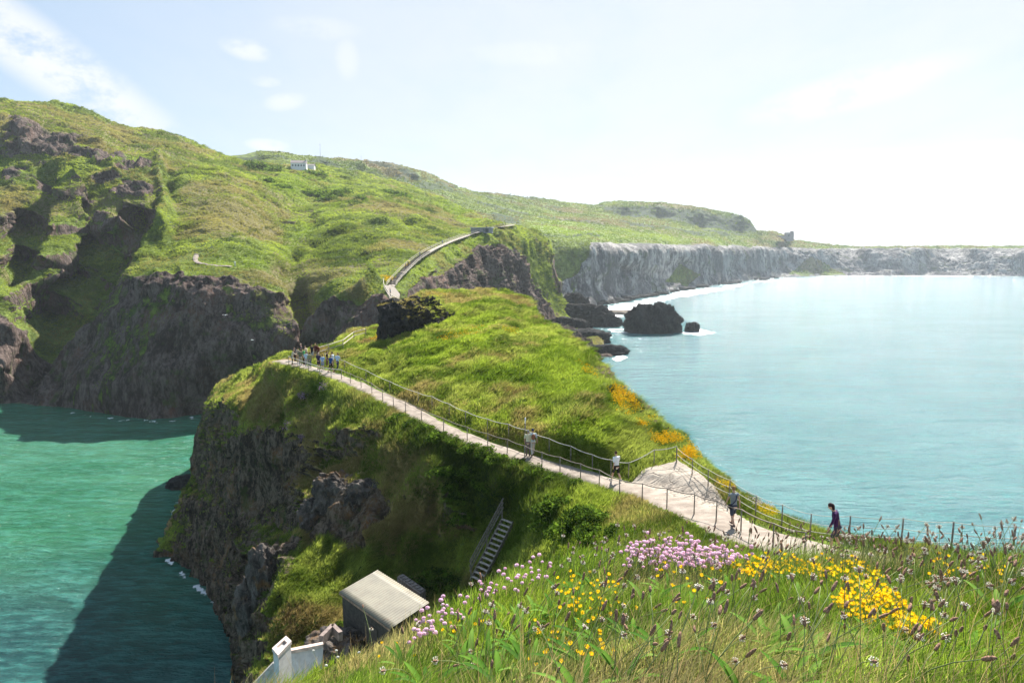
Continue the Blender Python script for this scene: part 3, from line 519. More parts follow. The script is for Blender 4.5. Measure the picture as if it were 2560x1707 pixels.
t = NT('eroded_rock'); mp = t.n('Mapping'); t.l(t.pos(), mp.inputs[0]); mp.inputs['Rotation'].default_value = (0, 0, radians(35)); mp.inputs['Scale'].default_value = (.7, 1.3, 1.2)
n1 = t.noise(1.2, 7, .65, vec=mp.outputs[0]); n2 = t.noise(6, 5, .7); vo = t.n('TexVoronoi', feature='DISTANCE_TO_EDGE'); t.l(mp.outputs[0], vo.inputs[0]); vo.inputs['Scale'].default_value = .9
cr = t.math('MULTIPLY', t.ramp(vo.outputs[0], 0., .045, 1., 0.), t.ramp(n1, .45, .6)); c = t.mix(t.ramp(n1, .35, .65), (.29, .245, .20), (.40, .345, .285)); c = t.mix(t.math('MULTIPLY', cr, .55), c, (.16, .12, .09)); c = t.mix(t.ramp(n2, .5, .8, 0., .3), c, (.2, .16, .13))
M['slab'] = t.done(t.bsdf(c, .9, t.bump(t.math('SUBTRACT', n1, t.math('MULTIPLY', cr, .5)), .8, .25), .2))
slab = drape_patch('path_rock', B, poly, .06, M['slab'])
# ================================================================== water
def water():
    az = np.concatenate([np.linspace(-180, -48, 40)[:-1], np.linspace(-48, 48, 900), np.linspace(48, 180, 40)[1:]]) * pi / 180
    r = np.concatenate([np.geomspace(12, 1500, 420), np.geomspace(1500, 30000, 24)[1:]])
    R, Az = np.meshgrid(r, az, indexing='ij'); P = np.stack([R * np.sin(Az), R * np.cos(Az), 0 * R], 2)
    px, py = project(P); front = (np.abs(Az) < 1.0)
    wx = px + 10 * vn(P * .05, 2); wy = py + 3 * vn(P * .06, 12) + 2 * vn(P * .3, 14)
    foam = poly_mask(wx, wy, [(1470, 788), (1530, 760), (1560, 758), (1640, 742), (1700, 728), (1840, 712), (1860, 716), (1720, 742), (1640, 756), (1580, 775), (1600, 790), (1520, 800)], 5) * 1.0
    foam = np.maximum(foam, .7 * poly_mask(wx, wy, [(1470, 815), (1560, 800), (1640, 832), (1600, 850), (1500, 860)], 8) * ss(-.1, .35, fbm(P * np.array([.12, .25, 1]), 4, 3)))
    foam = np.maximum(foam, poly_mask(wx, wy, [(1690, 828), (1745, 818), (1800, 830), (1745, 838)], 4)); foam = np.maximum(foam, .9 * poly_mask(wx, wy, [(1520, 895), (1545, 882), (1570, 890), (1540, 905)], 4))
    foam = np.maximum(foam, .9 * poly_mask(px, py, [(2040, 694), (2060, 692), (2200, 691), (2560, 692), (2560, 690), (2040, 688)], 1.2))
    foam = np.maximum(foam, .8 * line_mask(wx, wy, [(1840, 714), (1900, 702), (1990, 697)], 2.2))
    foam = np.maximum(foam, .75 * line_mask(wx, wy, [(150, 1026), (250, 1042), (300, 1050), (345, 1044), (400, 1058), (500, 1042)], 2.5) * ss(-.3, .3, vn(P * .4, 8)))
    foam = np.maximum(foam, .9 * poly_mask(wx, wy, [(455, 1205), (482, 1198), (490, 1225), (450, 1225)], 5)); foam = np.maximum(foam, .8 * line_mask(wx, wy, [(452, 1262), (425, 1315), (398, 1376), (440, 1420), (500, 1470), (545, 1520)], 9) * ss(-.35, .25, vn(P * .5, 8)))
    foam = foam * front; foam = foam * (.55 + .45 * ss(-.4, .3, fbm(P * np.array([.25, .5, 1]), 3, 8)))
    left = ss(-10, -50, P[..., 0]) * front * (P[..., 1] < 400); cove_shade = ss(104, 62, P[..., 1] + 8 * vn(P * .05, 3)) * left; far = ss(250, 1100, P[..., 1])  # last mask but far: island's shade painted as navy into the near left water
    idx = np.arange(P.shape[0] * P.shape[1]).reshape(P.shape[:2])
    Fc = np.stack([idx[:-1, :-1], idx[1:, :-1], idx[1:, 1:], idx[:-1, 1:]], 2).reshape(-1, 4)
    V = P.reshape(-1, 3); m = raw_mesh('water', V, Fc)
    set_col(m, 'Mask', np.stack([foam, left, far, cove_shade], -1).reshape(-1, 4))
    t = NT('sea_water'); a = t.attr('Mask'); sep = t.n('SeparateColor'); t.l(a.outputs['Color'], sep.inputs[0])
    nb = t.noise(.02, 4, .5, scale=(1, 2.2, 1)); nm = t.noise(.12, 5, .6, scale=(1, 2.5, 1))
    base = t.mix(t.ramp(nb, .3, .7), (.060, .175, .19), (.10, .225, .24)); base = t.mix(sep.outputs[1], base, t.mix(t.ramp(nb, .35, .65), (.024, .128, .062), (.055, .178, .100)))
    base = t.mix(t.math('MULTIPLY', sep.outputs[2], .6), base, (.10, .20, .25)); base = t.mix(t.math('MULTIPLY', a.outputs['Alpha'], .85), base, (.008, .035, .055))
    w1 = t.noise(.55, 6, .62, scale=(.55, 1.5, 1)); w2 = t.noise(2.6, 4, .6, scale=(.6, 1.4, 1)); w0 = t.noise(.11, 4, .5, scale=(.5, 1.6, 1))
    h = t.math('ADD', t.math('ADD', t.math('MULTIPLY', w1, .55), t.math('MULTIPLY', w2, .13)), t.math('MULTIPLY', w0, 1.1))
    nr = t.bump(h, 1., 2.0)
    wv = t.mix(t.ramp(t.math('ADD', w1, t.math('MULTIPLY', t.math('SUBTRACT', nm, .5), .5)), .4, .68, 0., .45), base, t.mix(.5, base, (.12, .42, .36)))
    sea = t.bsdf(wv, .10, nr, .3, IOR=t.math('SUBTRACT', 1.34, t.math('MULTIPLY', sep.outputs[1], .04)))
    fn = t.noise(1.3, 6, .7); foamc = t.bsdf((.82, .84, .84), .9, None, .1)
    k = t.n('MixShader'); t.val(k.inputs[0], t.ramp(t.math('ADD', sep.outputs[0], t.math('MULTIPLY', t.math('SUBTRACT', fn, .5), 1.7)), .45, .72)); t.l(sea, k.inputs[1]); t.l(foamc, k.inputs[2])
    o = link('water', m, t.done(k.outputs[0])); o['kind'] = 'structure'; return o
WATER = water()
# ================================================================== camera, sun, sky, haze
cam = bpy.data.cameras.new('camera'); co = bpy.data.objects.new('camera', cam); COL.objects.link(co); SC.camera = co
cam.sensor_width = 36; cam.sensor_fit = 'HORIZONTAL'; cam.lens = 36 * F / 2560; cam.clip_start = .05; cam.clip_end = 60000
co.location = (0, 0, H); co.rotation_euler = (radians(90) - TH, 0, 0)
sl = bpy.data.lights.new('sun', 'SUN'); sl.energy = 5.0; sl.angle = radians(.53); sl.color = (1, .955, .88); so = bpy.data.objects.new('sun', sl); COL.objects.link(so)
sd = Vector((sin(SUN_AZ) * cos(SUN_EL), cos(SUN_AZ) * cos(SUN_EL), sin(SUN_EL))); so.rotation_euler = sd.to_track_quat('Z', 'Y').to_euler()
so.location = (0, 0, 300)
w = bpy.data.worlds.new('World'); SC.world = w; w.use_nodes = True; nt = w.node_tree; nt.nodes.clear()
class WN(NT):
    def __init__(s, t): s.t = t
W = WN(nt); outw = W.n('OutputWorld'); bg = W.n('Background')
sky = W.n('TexSky', sky_type='NISHITA'); sky.sun_disc = False; sky.sun_elevation = SUN_EL; sky.sun_rotation = SUN_AZ; sky.altitude = 40; sky.air_density = 1.0; sky.dust_density = .3; sky.ozone_density = 1.5
tc = W.n('TexCoord').outputs['Generated']; sx = W.n('SeparateXYZ'); W.l(tc, sx.inputs[0])
# wispy cloud by direction of view: plane projection x/z, y/z
zc = W.math('MAXIMUM', sx.outputs[2], .02); zz = W.math('ADD', zc, .12)
cx = W.math('DIVIDE', sx.outputs[0], zz); cy = W.math('DIVIDE', sx.outputs[1], zz); cv = W.n('CombineXYZ'); W.l(cx, cv.inputs[0]); W.l(cy, cv.inputs[1])
def cblob(az, el, ra, re, rot=0.):
    # soft elliptical region round a direction given in degrees
    A = W.n('Math', operation='ARCTAN2'); W.l(sx.outputs[0], A.inputs[0]); W.l(sx.outputs[1], A.inputs[1]); E = W.math('ARCSINE', sx.outputs[2])
    u = W.math('MULTIPLY', W.math('SUBTRACT', A.outputs[0], radians(az)), 180 / pi); v = W.math('MULTIPLY', W.math('SUBTRACT', E, radians(el)), 180 / pi)
    c_, s_ = cos(radians(rot)), sin(radians(rot))
    p = W.math('ADD', W.math('MULTIPLY', u, c_), W.math('MULTIPLY', v, s_)); q = W.math('SUBTRACT', W.math('MULTIPLY', v, c_), W.math('MULTIPLY', u, s_))
    p = W.math('DIVIDE', p, ra); q = W.math('DIVIDE', q, re); d = W.math('ADD', W.math('MULTIPLY', p, p), W.math('MULTIPLY', q, q)); return W.ramp(d, 0., 1., 1., 0.)
def pxdir(px, py):
    v = np.array([float(a) for a in rays(px, py)]); v /= np.linalg.norm(v); return math.degrees(math.atan2(v[0], v[1])), math.degrees(math.asin(v[2]))
clouds = None; nz = W.noise(15, 8, .66, vec=tc, scale=(1, 1, 1.6)); nz2 = W.noise(2.2, 6, .6, vec=cv.outputs[0], scale=(1., .5, 1))
for (px, py, ra, re, rot, amt) in [(90, 130, 13, 2.6, -33, 1.0), (205, 215, 6, 2.6, -40, .8), (615, 125, 2.2, .9, -8, .75), (868, 148, 1.1, 1.8, 0, .45), (665, 205, 1.3, .5, 0, .5), (712, 255, 1.9, .8, 12, .6), (670, 364, 2.0, .6, -3, .8), (790, 70, 4, 1, 0, .35),
                                   (1330, 135, 7, 1.1, 0, .3), (2120, 230, 9.0, 1.7, 10, .85), (2240, 195, 4, 1.1, 12, .8), (2180, 400, 6, 1, 0, .5), (2480, 380, 6, 1, 0, .5)]:
    az, el = pxdir(px, py); b_ = W.math('MULTIPLY', W.math('MULTIPLY', cblob(az, el, ra, re, rot), W.ramp(nz, .32, .56)), amt)
    clouds = b_ if clouds is None else W.math('MAXIMUM', clouds, b_)
# thin veil of high cloud, thicker towards the sun side
A_, E_ = math.degrees(SUN_AZ), 22
veil = W.math('MULTIPLY', cblob(24, 12, 75, 48), .85); veil = W.math('MULTIPLY', veil, W.ramp(nz2, .2, .6, .75, 1.))
alpha = W.math('MINIMUM', W.math('ADD', W.math('MULTIPLY', veil, .42), .52), .97)
col = W.mix(alpha, sky.outputs[0], W.mix(veil, (4.2, 5.7, 7.4), (6.75, 6.9, 7.35))); col = W.mix(W.math('MULTIPLY', clouds, .85), col, (7.6, 7.65, 7.7)); W.l(col, bg.inputs[0]); bg.inputs[1].default_value = .05; W.l(bg.outputs[0], outw.inputs[0])
# air
HZ = True
if HZ:
    hb = MB().box((200, 700, 90), (3400, 3300, 182)); t = NT('haze_air'); v = t.n('VolumePrincipled'); v.inputs['Color'].default_value = (.86, .93, 1, 1); v.inputs['Density'].default_value = .00009; v.inputs['Anisotropy'].default_value = .35
    t.l(v.outputs[0], t.out.inputs['Volume']); hz = hb.build('haze', t.m); hz['kind'] = 'stuff'; hz['label'] = 'thin pale sea haze over the bay'
SC.render.engine = 'CYCLES'; SC.view_settings.view_transform = 'Standard'; SC.view_settings.look = 'None'; SC.view_settings.gamma = 1; SC.view_settings.exposure = 1.42
SC.cycles.volume_bounces = 1; SC.cycles.max_bounces = 6; SC.cycles.transparent_max_bounces = 8
# ================================================================== grass sward as tufts of blades
def blade_mat(name, transl=.45):
    t = NT(name); a = t.attr('Col'); c = a.outputs['Color']
    d = t.n('BsdfDiffuse'); t.l(c, d.inputs[0]); tr = t.n('BsdfTranslucent'); t.l(t.mix(.35, c, t.mix(1., c, (1.5, 1.35, .6), 'MULTIPLY')), tr.inputs[0])
    k = t.n('MixShader'); k.inputs[0].default_value = transl; t.l(d.outputs[0], k.inputs[1]); t.l(tr.outputs[0], k.inputs[2]); return t.done(k.outputs[0])
M['blade'] = blade_mat('grass_blades', .58)
def sample_layer(L, n, wf, a=.6, back=6):
    P = L['P']; nf, nb = L['nf'], L['nb']; sub = slice(nf, P.shape[0] - nb + back)
    P = P[sub]; N = L['N'][sub]; mk = L['M'][sub]; px = L['px'][sub]; py = L['py'][sub]
    e1 = P[1:, :-1] - P[:-1, :-1]; e2 = P[:-1, 1:] - P[:-1, :-1]; wa = np.linalg.norm(np.cross(e1, e2), axis=2)
    X, Y_ = project(P); pa = np.abs((X[:-1, 1:] - X[:-1, :-1]) * (Y_[1:, :-1] - Y_[:-1, :-1])) + .3
    w = wf(px, py, P, N, mk)[:-1, :-1] * wa ** (1 - a) * pa ** a
    w = w.ravel(); w = w / w.sum(); k = RNG.choice(len(w), n, p=w); i, j = np.unravel_index(k, (P.shape[0] - 1, P.shape[1] - 1))
    u = RNG.random(n)[:, None]; v = RNG.random(n)[:, None]
    def q(A): return A[i, j] * (1 - u) * (1 - v) + A[i, j + 1] * u * (1 - v) + A[i + 1, j] * (1 - u) * v + A[i + 1, j + 1] * u * v
    return q(P), N[i, j], mk[i, j]
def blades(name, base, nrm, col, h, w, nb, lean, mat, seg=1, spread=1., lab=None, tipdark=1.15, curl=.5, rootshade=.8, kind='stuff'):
    n = len(base); b = np.repeat(base, nb, 0); h = np.repeat(h, nb) * RNG.uniform(.55, 1.15, n * nb); w = np.repeat(w, nb) * RNG.uniform(.7, 1.3, n * nb)
    col = np.repeat(col, nb, 0) * RNG.uniform(.8, 1.22, (n * nb, 1)); nr = np.repeat(nrm, nb, 0); ln = np.repeat(lean, nb, 0)
    up = nr * .45 + np.array([0, 0, 1.]) * .75; th = RNG.uniform(0, 2 * pi, n * nb); rd = np.stack([np.cos(th), np.sin(th), th * 0], 1)
    dirv = up + rd * .42 * RNG.random((n * nb, 1)) * 1.6 + ln * RNG.uniform(.5, 1.2, (n * nb, 1)); dirv /= np.linalg.norm(dirv, axis=1, keepdims=True)
    b = b + rd * (RNG.random((n * nb, 1)) * h[:, None] * .45 * spread); ph = RNG.uniform(0, 2 * pi, n * nb); sd_ = np.stack([np.cos(ph), np.sin(ph), ph * 0], 1) * (w / 2)[:, None]
    cdir = rd * .5 + ln; V = []; Cc = []
    for s in range(seg + 1):
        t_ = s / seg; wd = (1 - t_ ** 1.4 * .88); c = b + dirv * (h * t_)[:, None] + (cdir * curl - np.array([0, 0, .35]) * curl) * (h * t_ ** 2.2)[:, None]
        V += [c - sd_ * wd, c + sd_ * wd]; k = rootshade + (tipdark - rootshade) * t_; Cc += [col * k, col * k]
    V = np.stack(V, 1); Cc = np.stack(Cc, 1); nv = 2 * (seg + 1); o = np.arange(n * nb)[:, None] * nv
    F_ = np.concatenate([o + np.array([2 * s, 2 * s + 1, 2 * s + 3, 2 * s + 2]) for s in range(seg)], 0)
    m = raw_mesh(name, V.reshape(-1, 3), F_, False); set_col(m, 'Col', np.clip(Cc.reshape(-1, 3), 0, .9)); ob = link(name, m, mat); ob['kind'] = kind
    if lab: ob['label'] = lab
    return ob
def mixc(a, b, t): t = np.clip(t, 0, 1)[:, None]; return np.array(a) * (1 - t) + np.array(b) * t
def grass_col(P, mk, k=1., dark=(.075, .125, .016), bright=(.33, .39, .085), dry=(.36, .30, .13), red=(.19, .12, .07), shrub=(.030, .055, .015)):
    n = fbm(P * .5 * k, 4, 101); n2 = fbm(P * .13 * k, 3, 111); n3 = RNG.normal(0, .16, len(P))
    c = mixc(dark, bright, .48 + 1.5 * n + .6 * n2 + n3); c = c * (1 - (mk[:, 1] * .75)[:, None]) + mixc((.11, .19, .014), (.31, .42, .045), .5 + .9 * n + n3) * (mk[:, 1] * .75)[:, None]
    d = ss(.10, .45, fbm(P * .21 * k, 4, 121) + .55 * mk[:, 2] + n3 * .6 - .05); c = c * (1 - d[:, None] * .85) + mixc(dry, red, .35 + fbm(P * .3 * k, 3, 131)) * d[:, None] * .85
    s = (mk[:, 3] * ss(-.25, .15, n)) [:, None]; return c * (1 - s) + mixc(shrub, (.07, .12, .02), .3 + n + n3) * s
def wind(P, k=.08):
    a = .35 + 1.1 * fbm(P * k, 3, 141); return np.stack([np.cos(a), np.sin(a), a * 0 - .1], 1)
def wB(px, py, P, N, mk):
    d, pz, pw = path_info(P); sl = 1 - .999 * poly_mask(px, py, poly, 6)
    return (1 - ss(.30, .62, mk[..., 0])) * ss(-.05, .35, d - pw + .12 * vn(P * 1.5, 3)) * sl * (P[..., 2] > 1.)
p_, n_, m_ = sample_layer(B, 170000, wB, .6)
ds = np.clip(p_[:, 1] / 60, .35, 2.); s_ = 1 + .5 * fbm(p_ * .3, 3, 151) + .3 * m_[:, 3]
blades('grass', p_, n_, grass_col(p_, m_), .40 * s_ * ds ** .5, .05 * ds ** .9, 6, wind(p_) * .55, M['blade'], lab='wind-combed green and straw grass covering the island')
def wM(px, py, P, N, mk): return (1 - ss(.3, .6, mk[..., 0])) * (P[..., 2] > 2)
p_, n_, m_ = sample_layer(MN, 170000, wM, .65, 4)
ds = np.clip(p_[:, 1] / 300, .6, 2.); s_ = 1 + .5 * fbm(p_ * .07, 3, 151) + .6 * m_[:, 3]
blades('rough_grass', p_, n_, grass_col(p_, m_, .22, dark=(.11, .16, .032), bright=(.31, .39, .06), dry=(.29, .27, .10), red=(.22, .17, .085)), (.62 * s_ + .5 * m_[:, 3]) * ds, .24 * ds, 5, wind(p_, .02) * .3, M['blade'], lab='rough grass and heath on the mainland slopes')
def wF(px, py, P, N, mk): return (1 - .93 * ss(.35, .75, mk[..., 3])) * (1 - ss(.2, .5, mk[..., 0])) * (P[..., 2] > 4) * (px > 640)
p_, n_, m_ = sample_layer(FB, 50000, wF, .7, 2)
blades('far_grass', p_, n_, grass_col(p_, m_, .07, bright=(.19, .24, .05), dry=(.2, .18, .09)), (1.4 + 1.6 * m_[:, 3]) * p_[:, 1] / 800, 1.1 * p_[:, 1] / 800, 3, wind(p_, .02) * .2, M['blade'], lab='pasture and scrub on the far headland')
# ================================================================== placing things on the land
def bvh(L, back=8):
    P = L['P']; n = P.shape[0]; s = slice(0, n - max(L['nb'] - back, 0)); Q = P[s][::1, ::1]; idx = np.arange(Q.shape[0] * Q.shape[1]).reshape(Q.shape[:2])
    Fc = np.stack([idx[:-1, :-1], idx[:-1, 1:], idx[1:, 1:], idx[1:, :-1]], 2).reshape(-1, 4)
    return BVHTree.FromPolygons(Q.reshape(-1, 3).tolist(), Fc.tolist())
T_B = bvh(B); T_A = bvh(A); T_P = BVHTree.FromPolygons(PP.reshape(-1, 3).tolist(), PF.tolist()); T_M = bvh(MN); T_F = bvh(FB)
EYE = Vector((0, 0, H))
def hit(px, py, trees, tries=14):
    for k in range(tries):
        rx, ry, rz = rays(px, py + k * 1.5); d = Vector((float(rx), float(ry), float(rz))).normalized(); best = None
        for t in trees:
            r = t.ray_cast(EYE, d, 5000)
            if r[0] is not None and (best is None or r[3] < best[3]): best = r
        if best: return best[0].copy()
    return None
def ground(x, y, trees=None, z0=200):
    best = None
    for t in (trees or (T_B, T_P)):
        r = t.ray_cast(Vector((x, y, z0)), Vector((0, 0, -1)), 400)
        if r[0] is not None and (best is None or r[0].z > best): best = r[0].z
    return best
TB = (T_P, T_B)
M['wood'] = simple('weathered_wood', (.20, .17, .14), .85, .35, 8); M['wood_pale'] = simple('pale_timber', (.42, .37, .29), .8, .2, 4); M['rope'] = simple('rope', (.50, .47, .42), .9, .15, 20, bump=0)
M['rope_dark'] = simple('thick_rope', (.24, .19, .16), .9, .2, 20, bump=0)
# ------------------------------------------------------------------ rope fences
def rope_fence(name, feet, hts, label, strands, strand_r, mat_rope, sag=.05, postr=.03, trees=TB, pts=None, group=None, postmat='wood', square=False, lean=0.02):
    P = pts or [hit(x, y, trees) for x, y in feet]; root = empty(name, P[0]); tag(root, label, 'fence', group); tops = []
    hts = hts if isinstance(hts, (list, tuple)) else [hts] * len(P); o0 = Vector(P[0])
    for p, h in zip(P, hts):
        q = Vector(p) - o0; l_ = Vector((random.uniform(-lean, lean), random.uniform(-lean, lean), 1)); a = q - l_ * .35; b = q + l_ * h; tops.append((q, l_, h))
        mb = MB(); 
        if square: mb.beam(a, b, postr * 2)
        else: mb.tube([a, a.lerp(b, .5), b], [postr * 1.05, postr, postr * .9], 8)
        mb.build('post', M[postmat], root, not square)
    for fr in strands:
        mb = MB(); line = []
        for i in range(len(tops) - 1):
            (q, l_, h), (q2, l2, h2) = tops[i], tops[i + 1]; a = q + l_ * (h * fr); b = q2 + l2 * (h2 * fr); n = 6
            for k in range(n):
                t_ = k / n; c = a.lerp(b, t_); c.z -= sag * 4 * t_ * (1 - t_); line.append(c)
        line.append(tops[-1][0] + tops[-1][1] * (tops[-1][2] * fr)); mb.tube(line, strand_r, 6); mb.build('rope', M[mat_rope], root, True)
    return root
NEAR = [(854, 948), (876, 958), (903, 970), (930, 984), (957, 1003), (984, 1020), (1014, 1032), (1054, 1052), (1109, 1078), (1168, 1101), (1219, 1118), (1268, 1133), (1312, 1150), (1355, 1168), (1400, 1180), (1451, 1198), (1498, 1214), (1549, 1240), (1605, 1253), (1667, 1268), (1735, 1285), (1790, 1304), (1852, 1330), (1932, 1372), (2010, 1398)]
rope_fence('rope_fence', NEAR, .98, 'post and rope fence along the landward drop side of the footpath', [.98], .024, 'rope_dark', .06)
CROWDF = [(722, 912), (745, 921), (772, 930), (800, 940), (828, 946), (854, 948)]
rope_fence('rope_fence', CROWDF, 1.0, 'pale rope fence holding back the queue of people at the path end', [.98, .5], .03, 'rope', .02)
INNER = [(812, 905), (862, 925), (915, 950), (975, 980), (1046, 1010), (1080, 1020), (1123, 1040), (1164, 1060), (1219, 1080), (1272, 1094), (1313, 1110), (1373, 1132), (1427, 1152), (1481, 1174), (1527, 1188), (1571, 1196), (1635, 1163), (1691, 1155)]
hts = [1.0] * len(INNER); hts[10] = 1.75
f_in = rope_fence('rope_fence', INNER, [h if i != 10 else 1.05 for i, h in enumerate(hts)], 'post and rope fence between the footpath and the green ridge', [.98], .022, 'rope', .07)
SEA = [(1691, 1160), (1730, 1190), (1770, 1219), (1823, 1248), (1889, 1291), (1954, 1318), (2024, 1346), (2122, 1354), (2252, 1364), (2377, 1380), (2530, 1396), (2700, 1415)]
rope_fence('rope_fence', SEA, 1.0, 'seaward fence of grey posts with three pale ropes above the blue water', [.98, .62, .3], .011, 'rope', .05)
p = hit(1313, 1110, TB); mp_ = empty('marker_post', p); tag(mp_, 'tall thin white-tipped post rising behind the walking couple', 'post'); MB().tube([(0, 0, -.3), (0, 0, 1.45)], .035, 8).build('pole', M['wood'], mp_, True)
MB().tube([(0, 0, 1.45), (0, 0, 1.85)], [.045, .04], 8).build('tip', simple('white_paint', (.75, .75, .72), .5, .05), mp_, True)
# wooden rail beyond the queue
RP = [atZ(792, 893, 32.2), atZ(822, 884, 32.4), atZ(858, 872, 32.6), atZ(885, 850, 32.8), atZ(915, 842, 33)]
rope_fence('rail_fence', None, 1.15, 'pale wooden rail fence just beyond the queue at the path end', [.95, .5], .055, 'wood_pale', 0, .05, pts=[Vector(p) for p in RP])
# ------------------------------------------------------------------ rocks
def rock_mat(name, lo, hi, warm, k=1.): 
    t = NT(name); r1 = t.noise(.9 * k, 8, .68, scale=(1, 1, .5)); r2 = t.noise(4 * k, 6, .7); r3 = t.noise(.35 * k, 4, .6); vo = t.n('TexVoronoi', feature='DISTANCE_TO_EDGE'); t.l(t.mapped((.8 * k, .8 * k, .3 * k)), vo.inputs[0])
    c = t.mix(t.ramp(r1, .38, .66), lo, hi); c = t.mix(t.ramp(r3, .5, .7, 0., .6), c, warm); c = t.mix(t.ramp(r2, .58, .7, 0., .6), c, tuple(min(.5, x * 2.4) for x in hi)); c = t.mix(t.ramp(vo.outputs[0], 0, .06, .35, 0.), c, tuple(x * .4 for x in lo))
    return t.done(t.bsdf(c, .92, t.bump(t.math('ADD', r1, t.math('MULTIPLY', r2, .4)), .9, .7 / k), .2))
M['basalt'] = rock_mat('dark_basalt', (.018, .017, .017), (.06, .055, .05), (.07, .05, .035), 1.2); M['basalt_far'] = rock_mat('wet_basalt', (.010, .010, .011), (.03, .029, .028), (.035, .028, .022), .3)
M['rock_pale'] = rock_mat('pale_shore_rock', (.12, .10, .08), (.26, .22, .18), (.2, .15, .09), .3)
def rock(name, c, dims, mat, label, seed=0, sub=6, amp=.25, cols=0., flat=0., rz=0., zs=1., cat='rock', top=None, freq=1.):
    bm = bmesh.new(); bmesh.ops.create_icosphere(bm, subdivisions=sub, radius=1.); m = bpy.data.meshes.new(name); bm.to_mesh(m); bm.free()
    V = np.empty(len(m.vertices) * 3, np.float32); m.vertices.foreach_get('co', V); V = V.reshape(-1, 3).astype(float)
    d = V / np.linalg.norm(V, axis=1, keepdims=True); V = np.sign(d) * np.abs(d) ** .72; 
    q = V * freq + seed * 7.3
    r = 1 + amp * (fbm(q * np.array([1.5, 1.5, .9]), 5, seed, .55, True) - .15) + amp * .5 * fbm(q * 5, 4, seed + 9, .6)
    if cols: r += cols * np.round(2.5 * vn(np.stack([q[:, 0] * 3.2, q[:, 1] * 3.2, q[:, 2] * .4], 1), seed)) / 2.5
    V = V * r[:, None]
    if flat: V[:, 2] = np.where(V[:, 2] > 0, V[:, 2] * (1 - flat * .5), V[:, 2])
    V = V * (np.array(dims) / 2); m.vertices.foreach_set('co', V.astype(np.float32).ravel()); m.polygons.foreach_set('use_smooth', [True] * len(m.polygons)); m.update()
    o = link(name, m, mat); o.location = c; o.rotation_euler = (0, 0, rz); tag(o, label, cat); return o
c = atY(1035, 805, 88); rock('rock_outcrop', (c.x, c.y, 33.9), (7.4, 8, 8.6), M['basalt'], 'big dark basalt outcrop at the top of the green ridge, grass growing over it', 3, 7, .30, .10, rz=.5)
c = atY(1095, 765, 92); rock('rock_outcrop', (c.x, c.y, 35.6), (4.2, 5.5, 3.2), M['basalt'], 'smaller blocky rock at the right shoulder of the dark outcrop', 5, 6, .3, .08)
c = atZ(1640, 834, 0); rock('sea_stack', (c.x, c.y + 6, 3.2), (27, 15, 21), M['basalt_far'], 'large jagged black rock standing in the bay', 11, 7, .34, .05, freq=1.3)
c = atZ(1600, 822, 0); rock('sea_stack', (c.x, c.y + 6, 2.2), (12, 10, 15), M['basalt_far'], 'black rock pressed against the left end of the large sea rock', 21, 6, .34, .05, freq=1.3)
c = atZ(1730, 829, 0); rock('sea_rock', (c.x, c.y, .6), (7, 5.5, 8.2), M['basalt_far'], 'small black rock in white water right of the large sea rock', 13, 6, .35)
for i, (px, py, dx, dy, dz, z, lb) in enumerate([(1455, 812, 34, 16, 17, 2, 'broad dark shore rock below the tip of the cliffs'), (1510, 816, 18, 12, 10, 1, 'jagged dark shore rock between the cliff foot and the large sea rock'), (1435, 790, 20, 14, 20, 3, 'tall dark shore rock with grass on top against the cliff foot'),
                                           (1455, 858, 26, 12, 9, 1, 'low black rock spit reaching into the bright water'), (1505, 886, 20, 10, 7, 0, 'lowest black rock at the end of the spit below the ridge'), (1420, 838, 22, 12, 12, 2, 'dark shore rock showing just above the right edge of the ridge')]):
    c = atZ(px, py, 0); rock('shore_rock', (c.x, c.y + dy * .2, z), (dx, dy, dz), M['basalt_far'], lb, 30 + i, 6, .38, .04, rz=random.uniform(-.4, .4))
c = atZ(1560, 782, 0); rock('rock_shelf', (c.x, c.y, -.4), (50, 26, 3.6), M['rock_pale'], 'flat pale rock shelf behind the large sea rock', 41, 6, .3)
for i in range(46):
    px = 1470 + i * 10.5 + random.uniform(-4, 4); py = float(interp_curve(botF, px)) + random.uniform(-3, 2); dx = random.uniform(6, 17)
    c = atZ(px, py, 0); rock('shore_rock', (c.x, c.y + 3, 0.2), (dx, random.uniform(5, 12), random.uniform(2.5, 6)), M['basalt_far'], None, 50 + i, 4, .4, rz=random.uniform(0, 3))
    tag(bpy.data.objects[-1] if False else COL.objects[-1], 'low dark boulder bank at the foot of the pale bay cliffs', 'rock', 'boulder banks under the bay cliffs')
c = atZ(470, 1212, 0); rock('sea_rock', (c.x, c.y, -.1), (7, 5, 3.2), M['basalt'], 'low wet rock at the foot of the island cliff by the green water', 61, 5, .35)
c = hit(845, 1640, (T_B,)) or atY(845, 1640, 33); rock('boulder', (c.x, c.y, c.z + .1), (3.4, 2.4, 2.2), M['basalt'] if False else rock_mat('lichen_rock', (.045, .038, .034), (.17, .145, .125), (.26, .13, .035), 2.), 'grey lichen-spotted boulder beside the white cottage roof', 63, 6, .3)
M['lichen'] = bpy.data.materials['lichen_rock']
for i, (px, py, dx, dy, dz, lb) in enumerate([(838, 1228, 3.4, 2.6, 3.2, 'pale lichen-covered crag at the top of the upper rock spur'), (905, 1245, 3.4, 2.4, 3.0, 'grey crag to the right of the orange-tipped one on the upper spur'), (788, 1300, 2.6, 2.2, 3.8, 'narrow crag on the left edge of the upper rock spur'),
                                              (655, 1440, 2.2, 2.4, 4.2, 'pale edge crag of the lower spur above the sea'), (622, 1530, 2., 2.2, 5.0, 'speckled edge crag lowest on the spur beside the cottage')]):
    c = hit(px, py, (T_B,)); rock('crag', (c.x, c.y + .9, c.z - .7), (dx, dy, dz), M['lichen'], lb, 70 + i, 6, .34, .05, rz=.3 * i)
